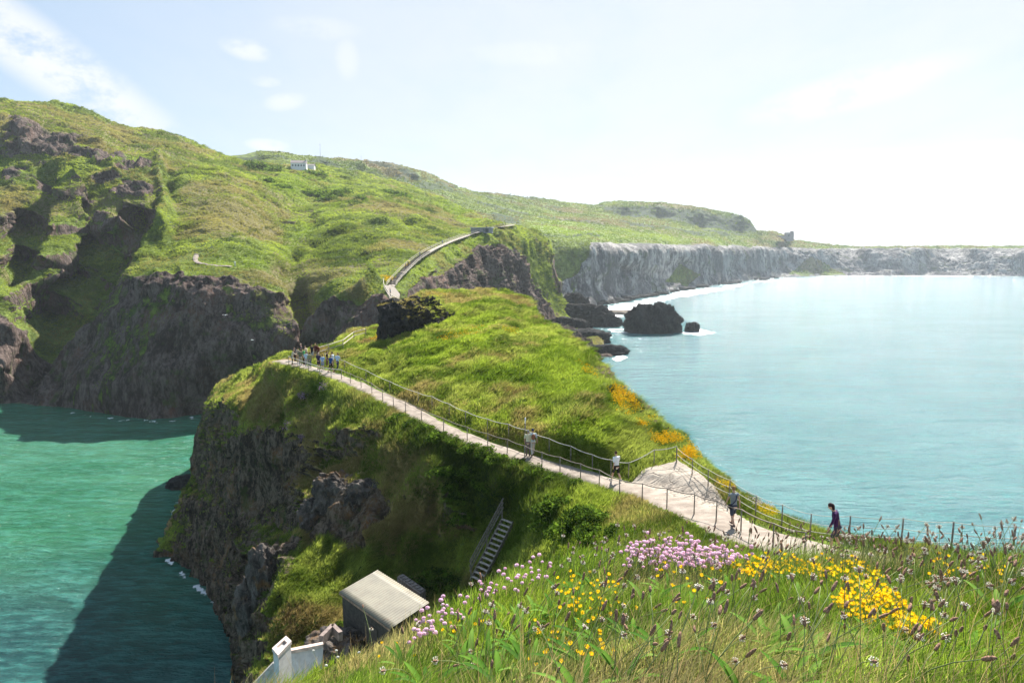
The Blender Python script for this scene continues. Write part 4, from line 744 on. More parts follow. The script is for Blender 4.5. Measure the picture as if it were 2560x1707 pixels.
for o_ in [o for o in COL.objects if o.name.startswith('rock_outcrop')]:
    me = o_.data; a_ = np.empty(len(me.vertices) * 3, np.float32); me.vertices.foreach_get('co', a_); a_ = a_.reshape(-1, 3); nn_ = np.empty(len(me.vertices) * 3, np.float32); me.vertices.foreach_get('normal', nn_); nn_ = nn_.reshape(-1, 3)
    c_, s_ = cos(o_.rotation_euler.z), sin(o_.rotation_euler.z); w_ = np.stack([a_[:, 0] * c_ - a_[:, 1] * s_, a_[:, 0] * s_ + a_[:, 1] * c_, a_[:, 2]], 1) + np.array(o_.location); k_ = np.where((nn_[:, 2] > .45) & (a_[:, 2] > a_[:, 2].max() * .45) & (vn(w_ * .9, 4) + .25 * (w_[:, 0] - o_.location.x) > -.35))[0]
    if len(k_) > 20: k_ = RNG.choice(k_, 1500); wp = w_[k_].astype(float); mk_ = np.zeros((len(k_), 4)); mk_[:, 2] = .6; blades('outcrop_grass', wp, nn_[k_].astype(float), grass_col(wp, mk_), np.full(len(k_), .34), np.full(len(k_), .05), 5, wind(wp) * .55, M['blade'], lab='grass growing over the top of the dark rock outcrop')
# ------------------------------------------------------------------ shed on the terrace
ZS = 25.35
def RZ(px, py, z): return atZ(px, py, z)
ra, rb_, rc, rd_ = RZ(848, 1480, 25.5), RZ(944, 1425, 25.75), RZ(1071, 1508, 25.75), RZ(975, 1572, 25.5)
shed = empty('shed', (ra + rc) / 2 - Vector((0, 0, 2.4))); tag(shed, 'small dark shed with a pale corrugated lean-to roof on the terrace', 'shed')
t = NT('corrugated_sheet'); n_ = t.noise(.8, 5, .6); n2_ = t.noise(3.2, 6, .7, scale=(1, 1, .3)); c_ = t.mix(t.ramp(n_, .3, .7), (.15, .135, .10), (.22, .20, .145)); c_ = t.mix(t.ramp(n2_, .55, .72, 0., .6), c_, (.17, .11, .07)); M['sheet'] = t.done(t.bsdf(c_, .55, None, .4))
o0 = shed.location; u_ = (rb_ - ra); v_ = (rd_ - ra); nU, nV = 156, 6; V = []; nn = u_.cross(v_).normalized(); nn = nn if nn.z > 0 else -nn
for i in range(nU + 1):
    for j in range(nV + 1): 
        p = ra + v_ * (i / nU) + u_ * (j / nV) + nn * (.030 * sin(i / nU * 2 * pi * 26)); V.append(p - o0)
idx = np.arange((nU + 1) * (nV + 1)).reshape(nU + 1, nV + 1); Fq = np.stack([idx[:-1, :-1], idx[:-1, 1:], idx[1:, 1:], idx[1:, :-1]], 2).reshape(-1, 4)
m = raw_mesh('roof', np.array([list(v) for v in V]), Fq); ro = link('roof', m, M['sheet'], shed); so_ = ro.modifiers.new('s', 'SOLIDIFY'); so_.thickness = .03
M['boards'] = simple('dark_boards', (.055, .048, .042), .85, .3, 5); ctr = (ra + rc) / 2 - o0
def inset(p, k=.93): return ctr + (p - o0 - ctr) * k
q = [inset(p) for p in (ra, rb_, rc, rd_)]; wl = MB(); 
for i in range(4):
    a, b = q[i], q[(i + 1) % 4]; nb_ = 12; dd = (b - a)
    for k in range(nb_):
        s0 = a + dd * (k / nb_ + .004); s1 = a + dd * ((k + 1) / nb_ - .004); s0z, s1z = s0.z - .06, s1.z - .06; out = Vector((dd.y, -dd.x, 0)).normalized() * (.0 + .012 * (k % 2))
        wl.face([Vector((s0.x, s0.y, -.6)) + out, Vector((s1.x, s1.y, -.6)) + out, Vector((s1.x, s1.y, s1z)) + out, Vector((s0.x, s0.y, s0z)) + out])
    wl.face([Vector((a.x, a.y, -.6)) - out * .2, Vector((b.x, b.y, -.6)) - out * .2, Vector((b.x, b.y, b.z - .07)) - out * .2, Vector((a.x, a.y, a.z - .07)) - out * .2])
wl.build('wall', M['boards'], shed)
fb = MB(); 
for a, b in ((ra, rd_), (rb_, rc)): fb.beam(a - o0 - Vector((0, 0, .07)), b - o0 - Vector((0, 0, .07)), .03, .10)
fb.build('fascia', simple('rusty_edge', (.30, .20, .14), .8, .3, 5), shed)
dr = MB(); a, b = q[0], q[3]; dd = (b - a).normalized(); L_ = (b - a).length; s0 = a + dd * L_ * .5; s1 = a + dd * L_ * .76; nrm_ = Vector((dd.y, -dd.x, 0)); nrm_ = nrm_ if nrm_.y < 0 else -nrm_
dr.box(((s0.x + s1.x) / 2 + nrm_.x * .03, (s0.y + s1.y) / 2 + nrm_.y * .03, .75), ((s1 - s0).length, .05, 1.8), Matrix.Rotation(math.atan2(dd.y, dd.x), 3, 'Z')); dr.build('door', simple('door_boards', (.07, .06, .05), .8, .2), shed)
# block beside the shed
bl = [atZ(993, 1441, 24.9), atZ(1008, 1434, 24.9), atZ(1064, 1473, 24.9), atZ(1050, 1484, 24.9)]
mb = MB(); t_ = [Vector(p) for p in bl]; lo_ = [Vector((p.x, p.y, 24.2)) for p in bl]; 
for i in range(4): j = (i + 1) % 4; mb.face([lo_[i], lo_[j], t_[j], t_[i]])
mb.face(t_); dv = (t_[2] - t_[1]); wv_ = (t_[0] - t_[1]); 
for k in range(7): c = t_[1] + dv * ((k + .5) / 7) + wv_ * .5 + Vector((0, 0, .03)); mb.box(c, (wv_.length * .7, dv.length / 7 * .7, .06), Matrix.Rotation(math.atan2(wv_.y, wv_.x), 3, 'Z'))
tr_ = mb.build('stone_trough', simple('old_concrete', (.20, .17, .15), .9, .3, 6)); tag(tr_, 'long narrow concrete block lying beside the far edge of the shed roof', 'block')
# ------------------------------------------------------------------ wooden stair up the bank
top_c = Vector(atY(1271, 1296, 40.0)); bot_c = Vector(atY(1190, 1452, 38.0)); st = empty('wooden_staircase', bot_c); tag(st, 'steep grey wooden staircase with a three-bar handrail climbing from the shed', 'stairs')
d_ = top_c - bot_c; ax = Vector((d_.x, d_.y, 0)); run = ax.length; ax.normalize(); side = Vector((ax.y, -ax.x, 0)); 
side = Vector((.93, .36, 0)).normalized() if abs(side.x) < .2 else side; side = side if side.x > 0 else -side; Wd = .9; NS = 13
for sgn in (-.5, .5): MB().beam(side * (Wd * sgn) - Vector((0, 0, .08)), d_ + side * (Wd * sgn) - Vector((0, 0, .08)), .05, .22).build('stringer', M['wood'], st)
tmat = simple('tread_wood', (.42, .36, .31), .8, .3, 7)
for k in range(NS):
    c = d_ * ((k + .5) / NS); R_ = Matrix((side, ax, Vector((0, 0, 1)))).transposed(); MB().box(c, (Wd - .06, .17, .04), R_).build('tread', tmat, st)
hr = [-.5]; lp = side * (-Wd * .5 - .04)
for f_ in (0.02, .5, .98): MB().beam(lp + d_ * f_ - Vector((0, 0, .25)), lp + d_ * f_ + Vector((0, 0, 1.12)), .08).build('post', M['wood'], st)
for z in (.45, .75, 1.02): MB().beam(lp * 1.1 + Vector((0, 0, z)), lp * 1.1 + d_ * 1.04 + Vector((0, 0, z)), .035, .09).build('handrail', M['wood'], st)
# ------------------------------------------------------------------ cottage chimney and roof below the knoll
cot = empty('white_cottage', atY(735, 1660, 31)); o0 = cot.location; tag(cot, 'whitewashed cottage roof and gable tucked below the slope, mostly hidden', 'cottage')
whit = simple('whitewash', (.52, .50, .48), .8, .10, 3); 
def cz(px, py, z): return Vector(atZ(px, py, z)) - o0
zt = 27.4; ch = [cz(680, 1619, zt), cz(715, 1588, zt), cz(729, 1601, zt), cz(695, 1637, zt)]; cc = sum(ch, Vector()) / 4; sc_ = 1
mb = MB(); body = [Vector((p.x, p.y, 0)) for p in ch]
def prism(mb, pts, z0, z1, k=1.):
    c = sum(pts, Vector()) / len(pts); P_ = [c + (p - c) * k for p in pts]; a = [Vector((p.x, p.y, z0)) for p in P_]; b = [Vector((p.x, p.y, z1)) for p in P_]
    for i in range(len(pts)): j = (i + 1) % len(pts); mb.face([a[i], a[j], b[j], b[i]])
    mb.face(b); mb.face(a[::-1]); return b
z1 = zt - o0.z; prism(mb, ch, z1 - 2.6, z1 - .14, .90); mb.build('chimney', whit, cot)
mb = MB(); ci = [Vector((p.x, p.y, z1)) for p in ch]; cC = sum(ci, Vector()) / 4; inn = [cC + (p - cC) * .55 for p in ci]; lo2 = [p - Vector((0, 0, .16)) for p in ci]
for i in range(4):
    j = (i + 1) % 4; mb.face([ci[i], ci[j], inn[j], inn[i]]); mb.face([lo2[i], lo2[j], ci[j], ci[i]]); mb.face([inn[i], inn[j], inn[j] - Vector((0, 0, .5)), inn[i] - Vector((0, 0, .5))])
mb.build('chimney_cap', simple('cap_stone', (.50, .42, .38), .85, .2, 5), cot)
A1, A2 = cz(728, 1628, 26.0), cz(808, 1612, 26.0); D1, D2 = cz(700, 1760, 23.6), cz(800, 1760, 23.6)
mb = MB().face([A1, A2, D2, D1]); mb.face([A1 - Vector((0, 0, .12)), D1 - Vector((0, 0, .12)), D2 - Vector((0, 0, .12)), A2 - Vector((0, 0, .12))]); mb.build('roof', whit, cot)
mb = MB().beam(A1 + Vector((0, 0, .04)), A2 + Vector((0, 0, .04)), .22, .16); mb.build('ridge_cap', simple('pinkish_ridge', (.55, .42, .36), .8, .2), cot)
E1, E2 = cz(690, 1655, 25.6), cz(590, 1760, 23.4)
mb = MB().beam(E1, E2, .30, .22); mb.build('gable_coping', simple('gable_stone', (.42, .38, .34), .85, .2), cot)
mb = MB().face([E1, E2, E2 - Vector((0, 0, 3)), E1 - Vector((0, 0, 3))]).face([A1, E1, E2, D1]); mb.build('wall', whit, cot)
k0 = [Vector(atZ(803, 1600, 25.2)), Vector(atZ(832, 1570, 25.2)), Vector(atZ(852, 1590, 25.2))]
mb = MB().beam(k0[0], k0[1], .22, .5).beam(k0[1], k0[2], .22, .5); w_ = mb.build('low_wall', simple('block_wall', (.22, .17, .15), .9, .25, 5)); tag(w_, 'low angled block wall between the shed and the boulder', 'wall')
# ------------------------------------------------------------------ far buildings
hp = hit(748, 424, (T_M, T_F)); hs = empty('white_house', hp, radians(8)); tag(hs, 'white house with a grey roof high on the hillside', 'house'); k_ = hp.y / 520.
mb = MB().box((0, 0, 1.6), (11 * k_, 6, 5.6)); mb.build('wall', simple('white_wall', (.78, .76, .73), .8, .05), hs)
mb = MB(); w2, d2, z0, z1 = 5.7 * k_, 3.3, 4.4, 6.6; mb.face([(-w2, -d2, z0), (w2, -d2, z0), (w2, 0, z1), (-w2, 0, z1)]).face([(w2, d2, z0), (-w2, d2, z0), (-w2, 0, z1), (w2, 0, z1)]).face([(-w2, -d2, z0), (-w2, 0, z1), (-w2, d2, z0)]).face([(w2, -d2, z0), (w2, d2, z0), (w2, 0, z1)])
mb.build('roof', simple('roof_slate', (.30, .25, .24), .7, .2), hs); gl = simple('dark_glass', (.04, .05, .06), .2, .1, bump=0)
for x in (-4, -2, 0, 2, 4): MB().box((x * k_, -3.02, 2.6), (.9, .08, 1.2)).build('window', gl, hs)
MB().box((5.2 * k_, 0, 6.4), (.9, .9, 2.2)).build('chimney', simple('chimney_render', (.6, .57, .55), .8, .05), hs)
hp = hit(779, 424, (T_M, T_F)); an = empty('white_outbuilding', hp); tag(an, 'low white outbuilding to the right of the white house', 'outbuilding'); MB().box((0, 0, 1), (5 * k_, 4, 4.)).build('wall', bpy.data.materials['white_wall'], an)
MB().face([(-3 * k_, -2.2, 2.9), (3 * k_, -2.2, 2.9), (3 * k_, 0, 4.2), (-3 * k_, 0, 4.2)]).face([(3 * k_, 2.2, 2.9), (-3 * k_, 2.2, 2.9), (-3 * k_, 0, 4.2), (3 * k_, 0, 4.2)]).build('roof', bpy.data.materials['roof_slate'], an)
for px, py, hh, lb in ((801, 394, 17, 'thin grey mast on the skyline right of the white house'), (903, 402, 7, 'short aerial on the skyline of the dark hill')):
    b_ = hit(px, py, (T_F,)); ms = empty('mast', b_); tag(ms, lb, 'mast'); MB().tube([(0, 0, -1), (0, 0, hh)], [.22, .1], 6).build('pole', M['wood'], ms, True); MB().beam((-1.2, 0, hh * .9), (1.2, 0, hh * .9), .12).build('crossbar', M['wood'], ms)
hp = hit(1963, 600, (T_F,)); ru = empty('ruined_tower', hp); tag(ru, 'square grey ruin on the end of the far headland', 'ruin'); rs_ = simple('ruin_stone', (.22, .19, .18), .9, .2, .5); s_ = hp.y / 1150
mb = MB().box((6 * s_, 0, 5 * s_), (13 * s_, 8 * s_, 14 * s_)).box((-8 * s_, 0, 2.5 * s_), (15 * s_, 7 * s_, 9 * s_)).box((10.5 * s_, 0, 13 * s_), (3.5 * s_, 6 * s_, 3 * s_)); mb.build('wall', rs_, ru); MB().box((4 * s_, -4.1 * s_, 7 * s_), (2 * s_, .3, 3 * s_)).build('window', gl, ru)
# shelter and steps on the mainland
TM = (T_M,)
STEP = [(978, 722), (990, 706), (1012, 682), (1036, 660), (1062, 641), (1096, 622), (1130, 607), (1166, 594), (1200, 583), (1228, 576), (1256, 570), (1284, 566)]
spts = []
for x, y in STEP: h_ = hit(x, y, TM); spts.append(np.array(h_))
SPT, SW = densify(np.array(spts), np.full(len(spts), 1.05), .8)
M['step'] = simple('step_gravel', (.36, .31, .26), .95, .3, .8, bump=0)
sp_, _, _ = ribbon('mainland_path', SPT, SW, M['step'], .9, 4, .05); sp_.name = 'path'
for sgn, lb in ((-1, 'pale timber rail fence up the left side of the mainland steps'), (1, 'pale timber rail fence up the right side of the mainland steps')):
    pts_ = []
    for i in range(0, len(SPT), 5):
        a = SPT[max(i - 1, 0)]; b = SPT[min(i + 1, len(SPT) - 1)]; d = np.array([b[0] - a[0], b[1] - a[1]]); d /= np.linalg.norm(d) + 1e-9; q_ = SPT[i] + np.array([d[1], -d[0], 0]) * 1.3 * sgn * (-1); pts_.append(Vector(q_) + Vector((0, 0, .6)))
    pts_ = pts_[:60]; rope_fence('rail_fence', None, 1.2, lb, [.96, .5], .06, 'wood_pale', 0, .07, pts=pts_, postmat='wood_pale', lean=.0)
for k in range(44):
    i = int(3 + k * 1.6)
    if i >= len(SPT) - 2: break
    d = SPT[i + 1] - SPT[i - 1]; R_ = Matrix.Rotation(math.atan2(d[1], d[0]), 3, 'Z'); 
    if k == 0: sroot = empty('step_flight', SPT[i]); tag(sroot, 'flight of timber-edged steps rising from the bridge landing on the mainland', 'steps'); s0_ = Vector(SPT[i])
    MB().box(Vector(SPT[i]) - s0_ + Vector((0, 0, 1.05)), (.25, 2.0, .22), R_).build('step', M['wood'], sroot)
hp = hit(1205, 579, TM); sh = empty('viewing_shelter', hp, radians(-12)); tag(sh, 'low flat-roofed stone hut at the head of the steps', 'hut'); k_ = hp.y / 340
MB().box((0, 0, .4), (10 * k_, 5, 2.4)).build('wall', simple('hut_stone', (.25, .24, .25), .9, .2, .5), sh); MB().box((0, 0, 1.8), (11 * k_, 6, .3)).build('roof', simple('hut_roof', (.5, .5, .5), .7, .1), sh); MB().box((3.2 * k_, -2.55, .5), (1.6, .1, 1.9)).build('door', gl, sh)
# bridge landing deck
dk = [Vector(atZ(x, y, 35)) for x, y in ((962, 712), (975, 748), (990, 760), (1000, 735), (985, 716))]; mb = MB(); c = sum(dk, Vector()) / 5; mb.face(dk); prism(mb, dk, 34.4, 34.95); land_ = mb.build('landing_deck', M['wood']); tag(land_, 'small timber landing deck at the foot of the mainland steps', 'deck')
rope_fence('rail_fence', None, 1.3, 'pale rail fence round the bridge landing deck', [.96, .5], .07, 'wood_pale', 0, .07, pts=[Vector(atZ(x, y, 35)) for x, y in ((958, 704), (960, 722), (968, 740), (980, 755), (995, 764))], postmat='wood_pale')
# paths on the grassy headland bench
for nm_, pl, wd, mt in (('path', [(492, 636), (488, 646), (494, 656), (515, 661), (545, 666), (580, 668)], .8, 'gravel'),):
    h3 = [np.array(hit(x, y, TM)) for x, y in pl]; D_, W_ = densify(np.array(h3), np.full(len(h3), wd), 1.); zz_ = [ground(p[0], p[1], TM) for p in D_]; D_[:, 2] = [z if z is not None and abs(z - p[2]) < 6 else p[2] for z, p in zip(zz_, D_)]; ribbon(nm_, D_, W_, M[mt], .3, 4, .1)
hp = hit(720, 560, TM); b_ = MB().box((0, 0, .3), (6.5, 2, 1.2)).box((0, 0, 1.0), (7, 2.4, .2)).build('farm_hut', simple('hut_brick', (.28, .2, .19), .9, .2)); b_.location = hp; tag(b_, 'tiny brown hut at the end of the track on the hillside', 'hut')
# ================================================================== people
def remesh(verts_faces, vox, name, smooth=2):
    m = bpy.data.meshes.new(name); m.from_pydata(verts_faces[0], [], verts_faces[1]); o = bpy.data.objects.new(name, m); COL.objects.link(o)
    r = o.modifiers.new('r', 'REMESH'); r.mode = 'VOXEL'; r.voxel_size = vox; r.use_smooth_shade = True
    if smooth: s = o.modifiers.new('s', 'SMOOTH'); s.factor = .5; s.iterations = smooth
    dg = bpy.context.evaluated_depsgraph_get(); me = bpy.data.meshes.new_from_object(o.evaluated_get(dg)); me.name = name; COL.objects.unlink(o); bpy.data.objects.remove(o); bpy.data.meshes.remove(m); me.materials.clear(); return me
class Blob:
    def __init__(s): s.v = []; s.f = []
    def ell(s, c, r, R=None, nu=12, nv=8):
        b = len(s.v); c = Vector(c); R = R or Matrix.Identity(3)
        s.v.append(tuple(c + R @ Vector((0, 0, r[2]))))
        for j in range(1, nv):
            for i in range(nu): a = pi * j / nv; u = 2 * pi * i / nu; s.v.append(tuple(c + R @ Vector((r[0] * sin(a) * cos(u), r[1] * sin(a) * sin(u), r[2] * cos(a)))))
        s.v.append(tuple(c + R @ Vector((0, 0, -r[2])))); e = len(s.v) - 1
        for i in range(nu): s.f.append([b, b + 1 + i, b + 1 + (i + 1) % nu]); s.f.append([e, b + 1 + (nv - 2) * nu + (i + 1) % nu, b + 1 + (nv - 2) * nu + i])
        for j in range(nv - 2):
            for i in range(nu): s.f.append([b + 1 + j * nu + i, b + 1 + (j + 1) * nu + i, b + 1 + (j + 1) * nu + (i + 1) % nu, b + 1 + j * nu + (i + 1) % nu])
        return s
    def limb(s, a, b, ra, rb, flat=1.):
        a = Vector(a); b = Vector(b); d = (b - a).normalized(); up = Vector((0, 1, 0)) if abs(d.y) < .9 else Vector((1, 0, 0)); x = d.cross(up).normalized(); y = x.cross(d); n = 10; b0 = len(s.v)
        for (p, r) in ((a, ra), (b, rb)):
            for k in range(n): t_ = 2 * pi * k / n; s.v.append(tuple(p + x * cos(t_) * r + y * sin(t_) * r * flat))
        for k in range(n): s.f.append([b0 + k, b0 + (k + 1) % n, b0 + n + (k + 1) % n, b0 + n + k])
        s.f.append([b0 + k for k in range(n)][::-1]); s.f.append([b0 + n + k for k in range(n)]); s.ell(a, (ra, ra * flat if flat != 1 else ra, ra), None, 10, 6); s.ell(b, (rb, rb * flat if flat != 1 else rb, rb), None, 10, 6); return s
POSES = {  # leg swing (left fwd, right fwd) in m at foot, knee lift; arm targets (elbow, wrist) rel to shoulder; lean fwd; head tilt
 'stand': dict(lf=.03, rf=-.03, lk=.02, rk=.02, la=((-.05, .0, -.27), (-.05, .06, -.50)), ra=((.05, .0, -.27), (.05, .06, -.50)), lean=.02, head=.05),
 'walk': dict(lf=.32, rf=-.30, lk=.07, rk=.10, la=((-.06, -.10, -.26), (-.07, -.08, -.50)), ra=((.06, .10, -.26), (.05, .24, -.44)), lean=.06, head=.18),
 'walk_b': dict(lf=-.26, rf=.28, lk=.09, rk=.05, la=((-.06, .08, -.26), (-.04, .20, -.46)), ra=((.06, -.06, -.27), (.09, -.04, -.50)), lean=.04, head=.05),
 'lean': dict(lf=.05, rf=-.06, lk=.03, rk=.03, la=((-.08, .16, -.2), (-.05, .38, -.26)), ra=((.08, .16, -.2), (.05, .38, -.26)), lean=.16, head=.2),
 'phone': dict(lf=.10, rf=-.12, lk=.05, rk=.05, la=((-.07, .02, -.27), (.02, .22, -.22)), ra=((.07, .02, -.27), (-.02, .24, -.20)), lean=.05, head=.35),
 'step_down': dict(lf=.16, rf=-.14, lk=.12, rk=.12, la=((-.08, .05, -.26), (-.05, .14, -.47)), ra=((.08, .02, -.27), (.08, .10, -.50)), lean=.13, head=.65)}
def skeleton(ps, w=1.):
    P = POSES[ps]; J = {}; J['hip'] = Vector((0, 0, .93)); L = P['lean']; J['waist'] = Vector((0, L * .25, 1.08)); J['chest'] = Vector((0, L * .75, 1.33)); J['neck'] = Vector((0, L * 1.1, 1.50))
    J['head'] = J['neck'] + Vector((0, .02 + P['head'] * .14, .145 - P['head'] * .04)); 
    for s, k in ((-1, 'l'), (1, 'r')):
        J[k + 'sh'] = J['chest'] + Vector((s * .185 * w, .0, .10)); J[k + 'el'] = J[k + 'sh'] + Vector(P[k + 'a'][0]); J[k + 'wr'] = J[k + 'sh'] + Vector(P[k + 'a'][1])
        J[k + 'hi'] = Vector((s * .088, 0, .90)); f = P[k + 'f']; J[k + 'kn'] = Vector((s * .095, f * .45 + P[k + 'k'] * .8, .50)); J[k + 'an'] = Vector((s * .10, f, .085 + (max(0, -f) * .35))); J[k + 'to'] = J[k + 'an'] + Vector((s * .02, .17, -.055 - (max(0, -f) * .12)))
    J['tilt'] = P['head']; return J
def body_blob(J, w=1.):
    b = Blob(); b.limb(J['hip'], J['waist'], .125 * w, .115 * w, .78); b.limb(J['waist'], J['chest'], .115 * w, .145 * w, .72); b.ell(J['chest'] + Vector((0, 0, .07)), (.175 * w, .105, .10)); b.ell(J['hip'] + Vector((0, -.02, -.02)), (.155 * w, .12, .10)); b.limb(J['chest'] + Vector((0, 0, .1)), J['head'] - Vector((0, .01, .03)), .058, .05)
    R = Matrix.Rotation(-J['tilt'], 3, 'X'); h = J['head'] + Vector((0, .01, .02)); b.ell(h, (.073, .092, .112), R, 16, 12); b.ell(h + R @ Vector((0, .035, -.075)), (.045, .052, .05), R); b.ell(h + R @ Vector((0, .098, -.02)), (.013, .02, .024), R)
    for s in (-1, 1): b.ell(h + R @ Vector((s * .075, -.005, -.01)), (.012, .02, .032), R)
    for k, s in (('l', -1), ('r', 1)):
        b.limb(J[k + 'sh'], J[k + 'el'], .050, .038); b.limb(J[k + 'el'], J[k + 'wr'], .038, .026); d = (J[k + 'wr'] - J[k + 'el']).normalized(); hc = J[k + 'wr'] + d * .055; b.ell(hc, (.020, .040, .05))
        b.limb(J[k + 'hi'], J[k + 'kn'], .082, .056); b.limb(J[k + 'kn'], J[k + 'kn'].lerp(J[k + 'an'], .35), .054, .056); b.limb(J[k + 'kn'].lerp(J[k + 'an'], .35), J[k + 'an'], .056, .036); b.limb(J[k + 'an'], J[k + 'to'], .038, .03)
    return b
def fingers(J):
    mb = MB()
    for k, s in (('l', -1), ('r', 1)):
        d = (J[k + 'wr'] - J[k + 'el']).normalized(); hc = J[k + 'wr'] + d * .08; fw = Vector((0, 1, 0)) - d * d.y; fw.normalize()
        for i, (o_, L_) in enumerate(((-.027, .055), (-.009, .068), (.009, .072), (.027, .062))):
            a = hc + fw * o_; m1 = a + d * L_ * .55 + Vector((-s * .006, .004, 0)); mb.tube([a, m1, a + d * L_ + Vector((-s * .022, .012, 0))], [.0095, .0085, .007], 5)
        a = J[k + 'wr'] + d * .03 + fw * .03; mb.tube([a, a + fw * .028 + d * .02, a + fw * .032 + d * .05], [.011, .01, .008], 5)
    return mb
PM = {}
def part_mesh(kind, ps, vox, w=1.):
    key = (kind, ps, vox, w)
    if key in PM: return PM[key]
    J = skeleton(ps, w); b = Blob(); C_ = J['chest']
    if kind == 'body':
        b = body_blob(J, w); me = remesh((b.v, b.f), vox, 'body')
        bm = bmesh.new(); bm.from_mesh(me); fm = fingers(J).mesh('f'); bm.from_mesh(fm); bm.to_mesh(me); bm.free(); PM[key] = me; me.polygons.foreach_set('use_smooth', [True] * len(me.polygons)); return me
    e = .018
    if kind in ('shirt', 'jacket', 'vest'):
        lo = .90 if kind != 'jacket' else .82
        b.limb(Vector((0, J['waist'].y * .3, lo)), J['waist'], (.150 + e * .2) * w, .128 * w + e, .78); b.limb(J['waist'], C_, .125 * w + e, .15 * w + e, .74); b.ell(C_ + Vector((0, 0, .075)), (.185 * w, .12, .105))
        for k in 'lr':
            end = J[k + 'el'] if kind == 'shirt' else J[k + 'wr']
            if kind == 'vest': b.limb(J[k + 'sh'], J[k + 'sh'].lerp(J[k + 'el'], .2), .06, .055); continue
            b.limb(J[k + 'sh'], J[k + 'sh'].lerp(J[k + 'el'], .8 if kind == 'shirt' else 1), .064, .055)
            if kind == 'jacket': b.limb(J[k + 'el'], J[k + 'wr'].lerp(J[k + 'el'], .08), .053, .040)
    if kind in ('shorts', 'trousers', 'skirt'):
        b.ell(J['hip'] + Vector((0, -.01, -.0)), (.165 * w, .128, .12)); 
        for k in 'lr':
            if kind == 'skirt': continue
            b.limb(J[k + 'hi'], J[k + 'hi'].lerp(J[k + 'kn'], .8 if kind == 'shorts' else 1.), .094, .082 if kind == 'shorts' else .068)
            if kind == 'trousers': b.limb(J[k + 'kn'], J[k + 'an'] + Vector((0, 0, .02)), .068, .056)
    if kind in ('hair', 'long_hair', 'hat'):
        R = Matrix.Rotation(-J['tilt'], 3, 'X'); h = J['head'] + Vector((0, .01, .02)); b.ell(h + R @ Vector((0, -.020, .028)), (.083, .094, .102), R, 16, 12)
        if kind == 'long_hair': b.limb(h + R @ Vector((0, -.07, .0)), h + Vector((.01, -.10, -.20)), .075, .05); b.limb(h + Vector((.01, -.10, -.18)), h + Vector((.03, -.10, -.34)), .055, .03)
        if kind == 'hat': b.ell(h + R @ Vector((0, .07, .065)), (.065, .08, .012), R)
    if kind in ('shoe_l', 'shoe_r'):
        for k in kind[-1]: b.limb(J[k + 'an'] + Vector((0, -.03, -.035)), J[k + 'to'] + Vector((0, .01, 0)), .048, .038); b.ell(J[k + 'an'], (.046, .05, .05))
    if kind == 'bag': b.ell(Vector((-.20 * w, -.05, .93)), (.06, .13, .12))
    if kind == 'backpack': b.ell(C_ + Vector((0, -.17, -.06)), (.14, .09, .20))
    if kind == 'strap':
        n = 9; pts = [Vector((.13, C_.y - .02, 1.47)).lerp(Vector((-.19, -.06, 1.0)), i / (n - 1)) + Vector((0, -.15 * sin(pi * i / (n - 1)) - .01, 0)) for i in range(n)]; mb = MB().tube(pts, .02, 6); me = mb.mesh('strap', True); PM[key] = me; return me
    if kind == 'eye':
        R = Matrix.Rotation(-J['tilt'], 3, 'X'); h = J['head'] + Vector((0, .01, .02))
        for s in (-1, 1): b.ell(h + R @ Vector((s * .03, .083, .008)), (.012, .009, .009), R, 8, 6)
        m = bpy.data.meshes.new('eyes'); m.from_pydata(b.v, [], b.f); PM[key] = m; return m
    me = remesh((b.v, b.f), vox, kind, 1); me.polygons.foreach_set('use_smooth', [True] * len(me.polygons)); PM[key] = me; return me
CM_ = {}
def cloth(c, rough=.85):
    key = tuple(c)
    if key not in CM_: CM_[key] = simple('cloth', c, rough, .12, 30, .1, bump=0.15)
    return CM_[key]
SK = simple('skin', (.50, .30, .21), .55, .06, 20, .3, bump=0)
def person(loc, face, ps, outfit, label, height=1.72, vox=.018, w=1., group=None, skin=SK):
    """face: heading in degrees, 0 = away from the viewer (+Y), positive turns left"""
    r = empty('person', loc, radians(face)); s = height / 1.72; r.scale = (s, s, s); tag(r, label, 'person', group)
    def add(kind, nm, mat):
        o = bpy.data.objects.new(nm, part_mesh(kind, ps, vox, w)); COL.objects.link(o); o.parent = r
        me = o.data
        if not me.materials: me.materials.append(SK)
        o.material_slots[0].link = 'OBJECT'; o.material_slots[0].material = mat; return o
    add('body', 'body', skin)
    if vox < .02: add('eye', 'eyes', cloth((.02, .015, .01)))
    for kind, col in [o_ for q_ in outfit for o_ in ([('shoe_l', q_[1]), ('shoe_r', q_[1])] if q_[0] == 'shoes' else [q_])]:
        add(kind, {'long_hair': 'hair', 'vest': 'shirt', 'shoe_l': 'shoe', 'shoe_r': 'shoe'}.get(kind, kind), cloth(col))
    return r
BR = (.06, .035, .02); BK = (.02, .018, .018); BL = (.45, .33, .16); GY = (.25, .24, .22); NV = (.02, .03, .08); WH = (.78, .78, .78); DN = (.07, .10, .17); KH = (.28, .22, .14)
def foot(px, py): return hit(px, py, TB)
person(foot(1541, 1204), 28, 'walk', [('shirt', WH), ('shorts', BK), ('hair', BR), ('shoes', (.5, .5, .5))], 'man in white t-shirt and black shorts walking on the footpath', 1.78)
person(foot(1332, 1139), 10, 'walk_b', [('shirt', (.45, .52, .52)), ('trousers', (.50, .46, .40)), ('hat', NV), ('shoes', (.2, .15, .1)), ('backpack', (.28, .12, .07))], 'man in navy cap and pale clothes with brown backpack, walking beside a companion', 1.76)
person(foot(1320, 1139), -8, 'stand', [('shirt', (.62, .55, .38)), ('trousers', (.16, .12, .11)), ('hair', GY), ('shoes', BK)], 'grey-haired person in cream top and dark trousers beside the man in the cap', 1.68)
